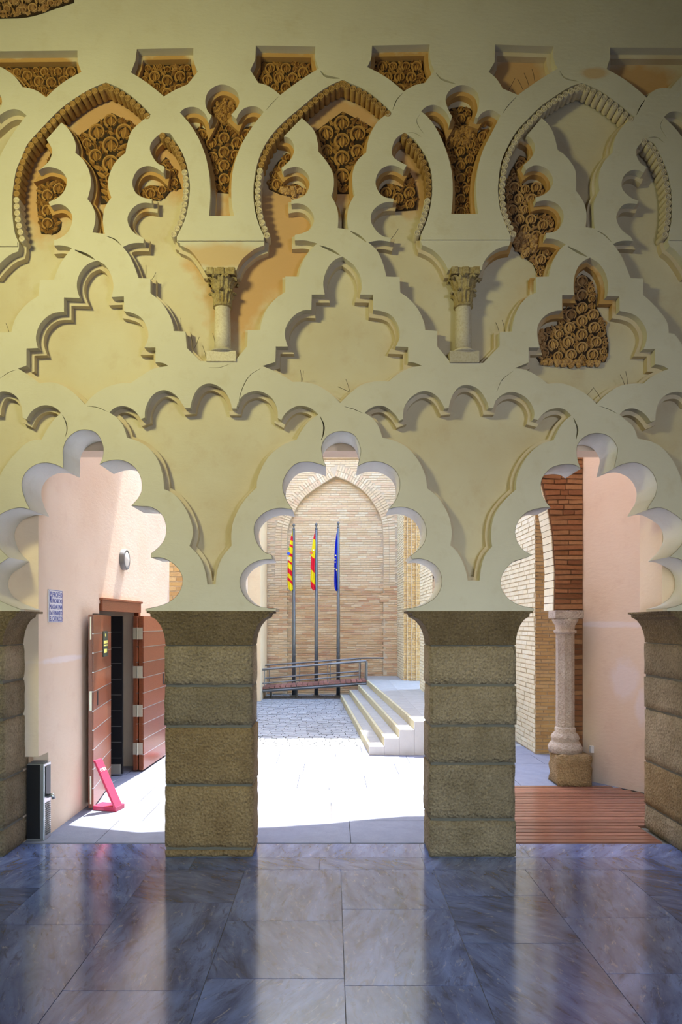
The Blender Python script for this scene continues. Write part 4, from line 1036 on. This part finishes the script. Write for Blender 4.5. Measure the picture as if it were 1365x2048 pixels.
# boarded ramp with handrails
ramp = thing('boarded_ramp', 'sloping boarded ramp with grey metal handrails before the far brick wall', 'ramp', loc=(-.6, 11.5, 0))
y0, y1 = 11.33, 12.02; kk = F/(11.33+D)
rx = lambda px: (px-665)/kk; rz = lambda py: H+(1245-py)/kk
def slope(x): return rz(1376)+(x-rx(505))*(rz(1360)-rz(1376))/(rx(733)-rx(505))
xa = -2.9; 
while xa < rx(728):
    wv = .135; z_ = slope(xa+wv/2); 
    mb = MB(); mb.box((xa, y0, z_-.045), (xa+wv-.014, y1, z_)); adopt(mb.build('ramp_board', M['ramp_wood']), ramp); xa += wv
def beam(pts, r, name, n=4): 
    adopt(MB().tube(pts, r, n).build(name, M['grey_metal']), ramp)
xl, xr = -2.9, rx(733)
beam([(xl, y0+.03, slope(xl)-.09), (xr, y0+.03, slope(xr)-.09)], .04, 'stringer'); beam([(xl, y1-.03, slope(xl)-.09), (xr, y1-.03, slope(xr)-.09)], .04, 'stringer')
def railz(py0, py1, x): return rz(py0)+(x-rx(515))*(rz(py1)-rz(py0))/(rx(733)-rx(515))
for (p0, p1, ye, r, xe) in ((1340, 1322, y0+.02, .028, xr), (1368, 1349, y0+.02, .016, rx(720)), (1335, 1319, y1, .02, rx(772)), (1362, 1346, y1, .02, rx(720))):
    beam([(xl, ye, railz(p0, p1, xl)), (xr if xe > xr else xe, ye, railz(p0, p1, min(xe, xr))) ]+([(xe, ye, railz(p0, p1, xr))] if xe > xr else []), r, 'handrail')
for px in (529, 592, 656, 719):
    x = rx(px); beam([(x, y0+.02, slope(x)-.1), (x, y0+.02, railz(1340, 1322, x))], .010, 'baluster')
    beam([(x+.06, y1, slope(x)-.1), (x+.06, y1, railz(1335, 1319, x))], .010, 'baluster')
beam([(xr, y0+.02, .48), (xr, y0+.02, railz(1340, 1322, xr))], .035, 'newel_post')
for px in (540, 592): beam([(rx(px), y0+.3, 0), (rx(px), y0+.3, slope(rx(px))-.05)], .03, 'support_post')

# ================================================================ LEFT SIDE THINGS
# folding doors
def leaf_door(label, p0, p1, th, z1, handle_at, notice, side_mat):
    p0 = Vector((p0[0], p0[1], 0)); p1 = Vector((p1[0], p1[1], 0)); d = (p1-p0); L = d.length; d.normalize(); nn = Vector((d.y, -d.x, 0))   # nn faces +x
    t = thing('door_leaf', label, 'door', 'open folding door leaves at the left doorway', loc=p0)
    def bx(u0, u1, n0, n1, za, zb, nm, mt, bevel=0):
        vs = [p0+d*u+nn*n_+Vector((0, 0, z_)) for z_ in (za, zb) for (u, n_) in ((u0, n0), (u1, n0), (u1, n1), (u0, n1))]
        m_ = MB(); m_.add(vs, [(0, 3, 2, 1), (4, 5, 6, 7), (0, 1, 5, 4), (1, 2, 6, 5), (2, 3, 7, 6), (3, 0, 4, 7)])
        o = m_.build(nm, mt, bevel=bevel); adopt(o, t); return o
    bx(0, L, -th, -.008, .02, z1, 'core', M['door_wood'])
    n = 10; hh = (z1-.02)/n
    for i in range(n):
        bx(.005, L-.005, -.008, 0.004, .02+i*hh+.005, .02+(i+1)*hh-.005, 'board', M['door_wood'], .002)
        if i: bx(.0, L, -.008, .005, .02+i*hh-.004, .02+i*hh+.004, 'metal_strip', M['steel'])
    bx(handle_at, handle_at+.05, .002, .008, 1.03, 1.18, 'handle_recess', M['black'])
    if notice:
        q = bx(.52, .80, .004, .012, 1.52, 1.80, 'notice', M['label_dark'])
        for za, zb, a_, b_ in ((1.74, 1.77, .62, .68), (1.66, 1.695, .54, .78), (1.635, 1.65, .54, .78), (1.56, 1.60, .56, .74)): bx(a_, b_, .012, .014, za, zb, 'notice_print', M['label_yellow'])
    return t, bx
d1, bx1 = leaf_door('near folding door leaf of red-brown boards with black notice and steel strips', (-2.42, 6.90-D), (-2.585, 7.96-D), .045, 1.975, .20, True, None)
bx1(-.004, 0, -.034, -.012, 1.0, 1.2, 'lock_plate', M['brass']); bx1(-.004, 0, -.03, -.016, 1.72, 1.95, 'edge_bolt', M['brass']); bx1(-.004, 0, -.03, -.016, .06, .34, 'edge_bolt', M['brass'])
d2, bx2 = leaf_door('far folding door leaf folded back, sunlit boards with steel strips', (-2.40, 8.66-D), (-2.36, 9.75-D), .055, 1.975, .85, False, None)
d3, bx3 = leaf_door('inner folding door leaf hinged behind the sunlit far leaf', (-2.475, 8.655-D), (-2.44, 9.72-D), .05, 1.975, .85, False, None)
for zz in (.22, .70, 1.19, 1.68):
    mb = MB().box((-2.527, 8.642-D, zz), (-2.475, 8.652-D, zz+.15)).box((-2.462, 8.642-D, zz), (-2.405, 8.652-D, zz+.15)).tube([(-2.468, 8.638-D, zz), (-2.468, 8.638-D, zz+.15)], .009, 8)
    for sx_ in (-2.515, -2.49, -2.45, -2.42):
        for k_ in (.03, .075, .12): mb.box((sx_-.003, 8.640-D, zz+k_-.003), (sx_+.003, 8.643-D, zz+k_+.003))
    h_ = mb.build('hinge', M['brass']); adopt(h_, d3); h_['label'] = 'large brass butt hinge'
# door frame
fr_ = thing('door_frame', 'red-brown moulded wooden door frame around the left doorway', 'door frame', loc=(XL, 2.6, 0))
adopt(MB().box((XL-.06, 1.93, 2.02), (XL+.03, 3.42, 2.14)).box((XL-.06, 1.90, 2.14), (XL+.045, 3.45, 2.165)).build('header', M['door_wood'], bevel=.003), fr_)
adopt(MB().box((XL-.06, 3.42, 0), (XL-.002, 3.50, 2.02)).build('jamb', M['door_wood'], bevel=.003), fr_)
# dim interior shelf strips seen through the doorway
sh = thing('inner_door_leaf', 'black boarded inner door with thin pale strips inside the dark doorway', 'door', loc=(-2.9, 3.2, 0))
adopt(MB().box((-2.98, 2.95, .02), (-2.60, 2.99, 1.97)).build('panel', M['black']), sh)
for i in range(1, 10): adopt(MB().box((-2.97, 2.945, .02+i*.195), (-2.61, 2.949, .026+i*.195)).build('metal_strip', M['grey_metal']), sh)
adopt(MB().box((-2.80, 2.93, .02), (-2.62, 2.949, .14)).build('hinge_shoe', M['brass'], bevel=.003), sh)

# round bulkhead lamp
lamp = thing('bulkhead_lamp', 'round opal wall lamp with grey rim on the pink left wall', 'lamp', loc=(XL, 2.72, 2.65))
def disc(r0, prof, nm, mt):
    m_ = MB(); n = 32; vs = []
    for r_, x_ in prof:
        for k_ in range(n): q = 2*math.pi*k_/n; vs.append((XL+x_, 2.72+r_*math.cos(q), 2.65+r_*math.sin(q)))
    fs = [(i*n+k_, i*n+(k_+1) % n, (i+1)*n+(k_+1) % n, (i+1)*n+k_) for i in range(len(prof)-1) for k_ in range(n)]+[tuple((len(prof)-1)*n+k_ for k_ in range(n))]
    m_.add(vs, fs); adopt(m_.build(nm, mt, smooth=True), lamp)
disc(0, [(.125, .001), (.125, .05), (.118, .06), (.10, .06), (.10, .03)], 'rim', M['grey_metal']); disc(0, [(.10, .03), (.095, .055), (.06, .07), (.01, .075)], 'glass', M['lamp_glass'])

# ceramic plaque with painted lettering
pq = thing('ceramic_plaque', 'white ceramic street-name plaque with blue lettering on the pink left wall', 'plaque', loc=(XL, .72, 2.04))
y0, y1, z0, z1 = .565, .865, 1.895, 2.19
adopt(MB().box((XL+.001, y0, z0), (XL+.012, y1, z1)).build('tile', M['tile_white'], bevel=.002), pq)
m_ = MB()
for a_, b_ in (((y0+.004, z0+.004), (y1-.004, z0+.008)), ((y0+.004, z1-.008), (y1-.004, z1-.004)), ((y0+.004, z0+.004), (y0+.008, z1-.004)), ((y1-.008, z0+.004), (y1-.004, z1-.004))):
    m_.box((XL+.012, a_[0], a_[1]), (XL+.0135, b_[0], b_[1]))
# small shield emblem with crown
m_.tube([(XL+.0135, y0+.02+.0, z1-.045), (XL+.0135, y0+.02, z1-.10), (XL+.0135, y0+.037, z1-.118), (XL+.0135, y0+.054, z1-.10), (XL+.0135, y0+.054, z1-.045), (XL+.0135, y0+.02, z1-.045)], .0022, 5)
m_.box((XL+.012, y0+.030, z1-.10), (XL+.0135, y0+.044, z1-.06)); m_.box((XL+.012, y0+.026, z1-.040), (XL+.0135, y0+.048, z1-.018))
adopt(m_.build('painted_border', M['tile_blue']), pq)
def wall_text(txt, size, y, z, parent, mat, wfit, name='lettering'):
    cu = bpy.data.curves.new(name, 'FONT'); cu.body = txt; cu.size = size; cu.extrude = .0008; cu.resolution_u = 2
    o = bpy.data.objects.new('t', cu); COL.objects.link(o); dg = bpy.context.evaluated_depsgraph_get(); me = bpy.data.meshes.new_from_object(o.evaluated_get(dg)); bpy.data.objects.remove(o)
    co = np.array([v.co[:] for v in me.vertices]); wdt = co[:, 0].max()-co[:, 0].min(); k_ = wfit/wdt
    for v in me.vertices: x_, y_, z_ = v.co; v.co = (XL+.0130+z_, y+(x_-co[:, 0].min())*k_, z+y_)
    me.materials.clear(); return adopt(link(name, me, mat), parent)
for tx, zz, ya, wf, sz in (('PROFEO', z1-.068, .075, .215, .070), ('RICARDO', z1-.120, .075, .215, .058), ('MAGDALENA', z1-.176, .012, .278, .062), ('De FERNANDO', z1-.230, .012, .278, .062), ('EL CATOLICO', z1-.284, .012, .275, .062)):
    wall_text(tx, sz, y0+ya, zz, pq, M['tile_blue'], wf)

# appliance in the wall niche
ap = thing('drinking_fountain', 'narrow steel appliance with black panel, spout and grille in the wall niche', 'appliance', loc=(-2.56, .5, 0))
adopt(MB().box((-2.655, .42, .0), (-2.50, .56, .665)).build('cabinet', M['steel'], bevel=.006), ap)
adopt(MB().box((-2.499, .44, .38), (-2.494, .54, .64)).build('black_panel', M['black']), ap)
adopt(MB().box((-2.65, .413, .02), (-2.535, .421, .66)).build('front_panel', M['black']), ap)
adopt(MB().tube([(-2.50, .49, .37), (-2.45, .48, .385), (-2.44, .48, .35)], .018, 10).build('spout', M['steel'], smooth=True), ap)
m_ = MB()
for i in range(16): m_.box((-2.499, .445, .04+i*.018), (-2.492, .535, .049+i*.018))
adopt(m_.build('grille', M['grey_metal']), ap)
for i in range(3): adopt(MB().box((-2.64, .43+i*.04, .667), (-2.51, .445+i*.04, .676)).build('top_slat', M['grey_metal']), ap)

# red display stands
def stand(loc, rz_, label):
    t = thing('display_stand', label, 'display stand', 'crimson acrylic display stands by the doors', loc=loc); t.rotation_euler = (0, 0, rz_)
    def part(mb_, nm, mt, bevel=0): o = mb_.build(nm, mt, bevel=bevel); o.parent = t; return o
    part(MB().box((-.13, -.08, 0), (.13, .08, .045)), 'base', M['red_acrylic'], .006)
    mb_ = MB(); vs = [(.10, -.08, .045), (.125, -.08, .045), (-.105, -.08, .50), (-.13, -.08, .50)]; vs = vs+[(a_, .04, c_) for a_, b_, c_ in vs]
    mb_.add(vs, [(0, 1, 2, 3), (7, 6, 5, 4), (0, 4, 5, 1), (1, 5, 6, 2), (2, 6, 7, 3), (3, 7, 4, 0)]); part(mb_, 'leaning_panel', M['red_acrylic'])
    # faint white word near the head of the panel
    cu = bpy.data.curves.new('w', 'FONT'); cu.body = 'CUBA'; cu.size = .05; cu.extrude = .001; cu.resolution_u = 1
    o = bpy.data.objects.new('t', cu); COL.objects.link(o); dg = bpy.context.evaluated_depsgraph_get(); me = bpy.data.meshes.new_from_object(o.evaluated_get(dg)); bpy.data.objects.remove(o)
    dx, dz = -.23, .455; l_ = math.hypot(dx, dz); ux, uz = dx/l_, dz/l_
    for v in me.vertices:
        x_, y_, z_ = v.co; s_ = .385+y_; v.co = (.125+ux*s_+.002+z_, -.075+x_*.85, .045+uz*s_+.001)
    me.materials.clear(); part_ = link('white_lettering', me, M['tile_white'], t)
    return t
stand((-2.27, 6.93-D, 0), -.25, 'crimson L-shaped display stand leaning left at the near door leaf')
stand((-2.14, 9.6-D, 0), -.25, 'crimson display stand farther back, half hidden by the left pillar')
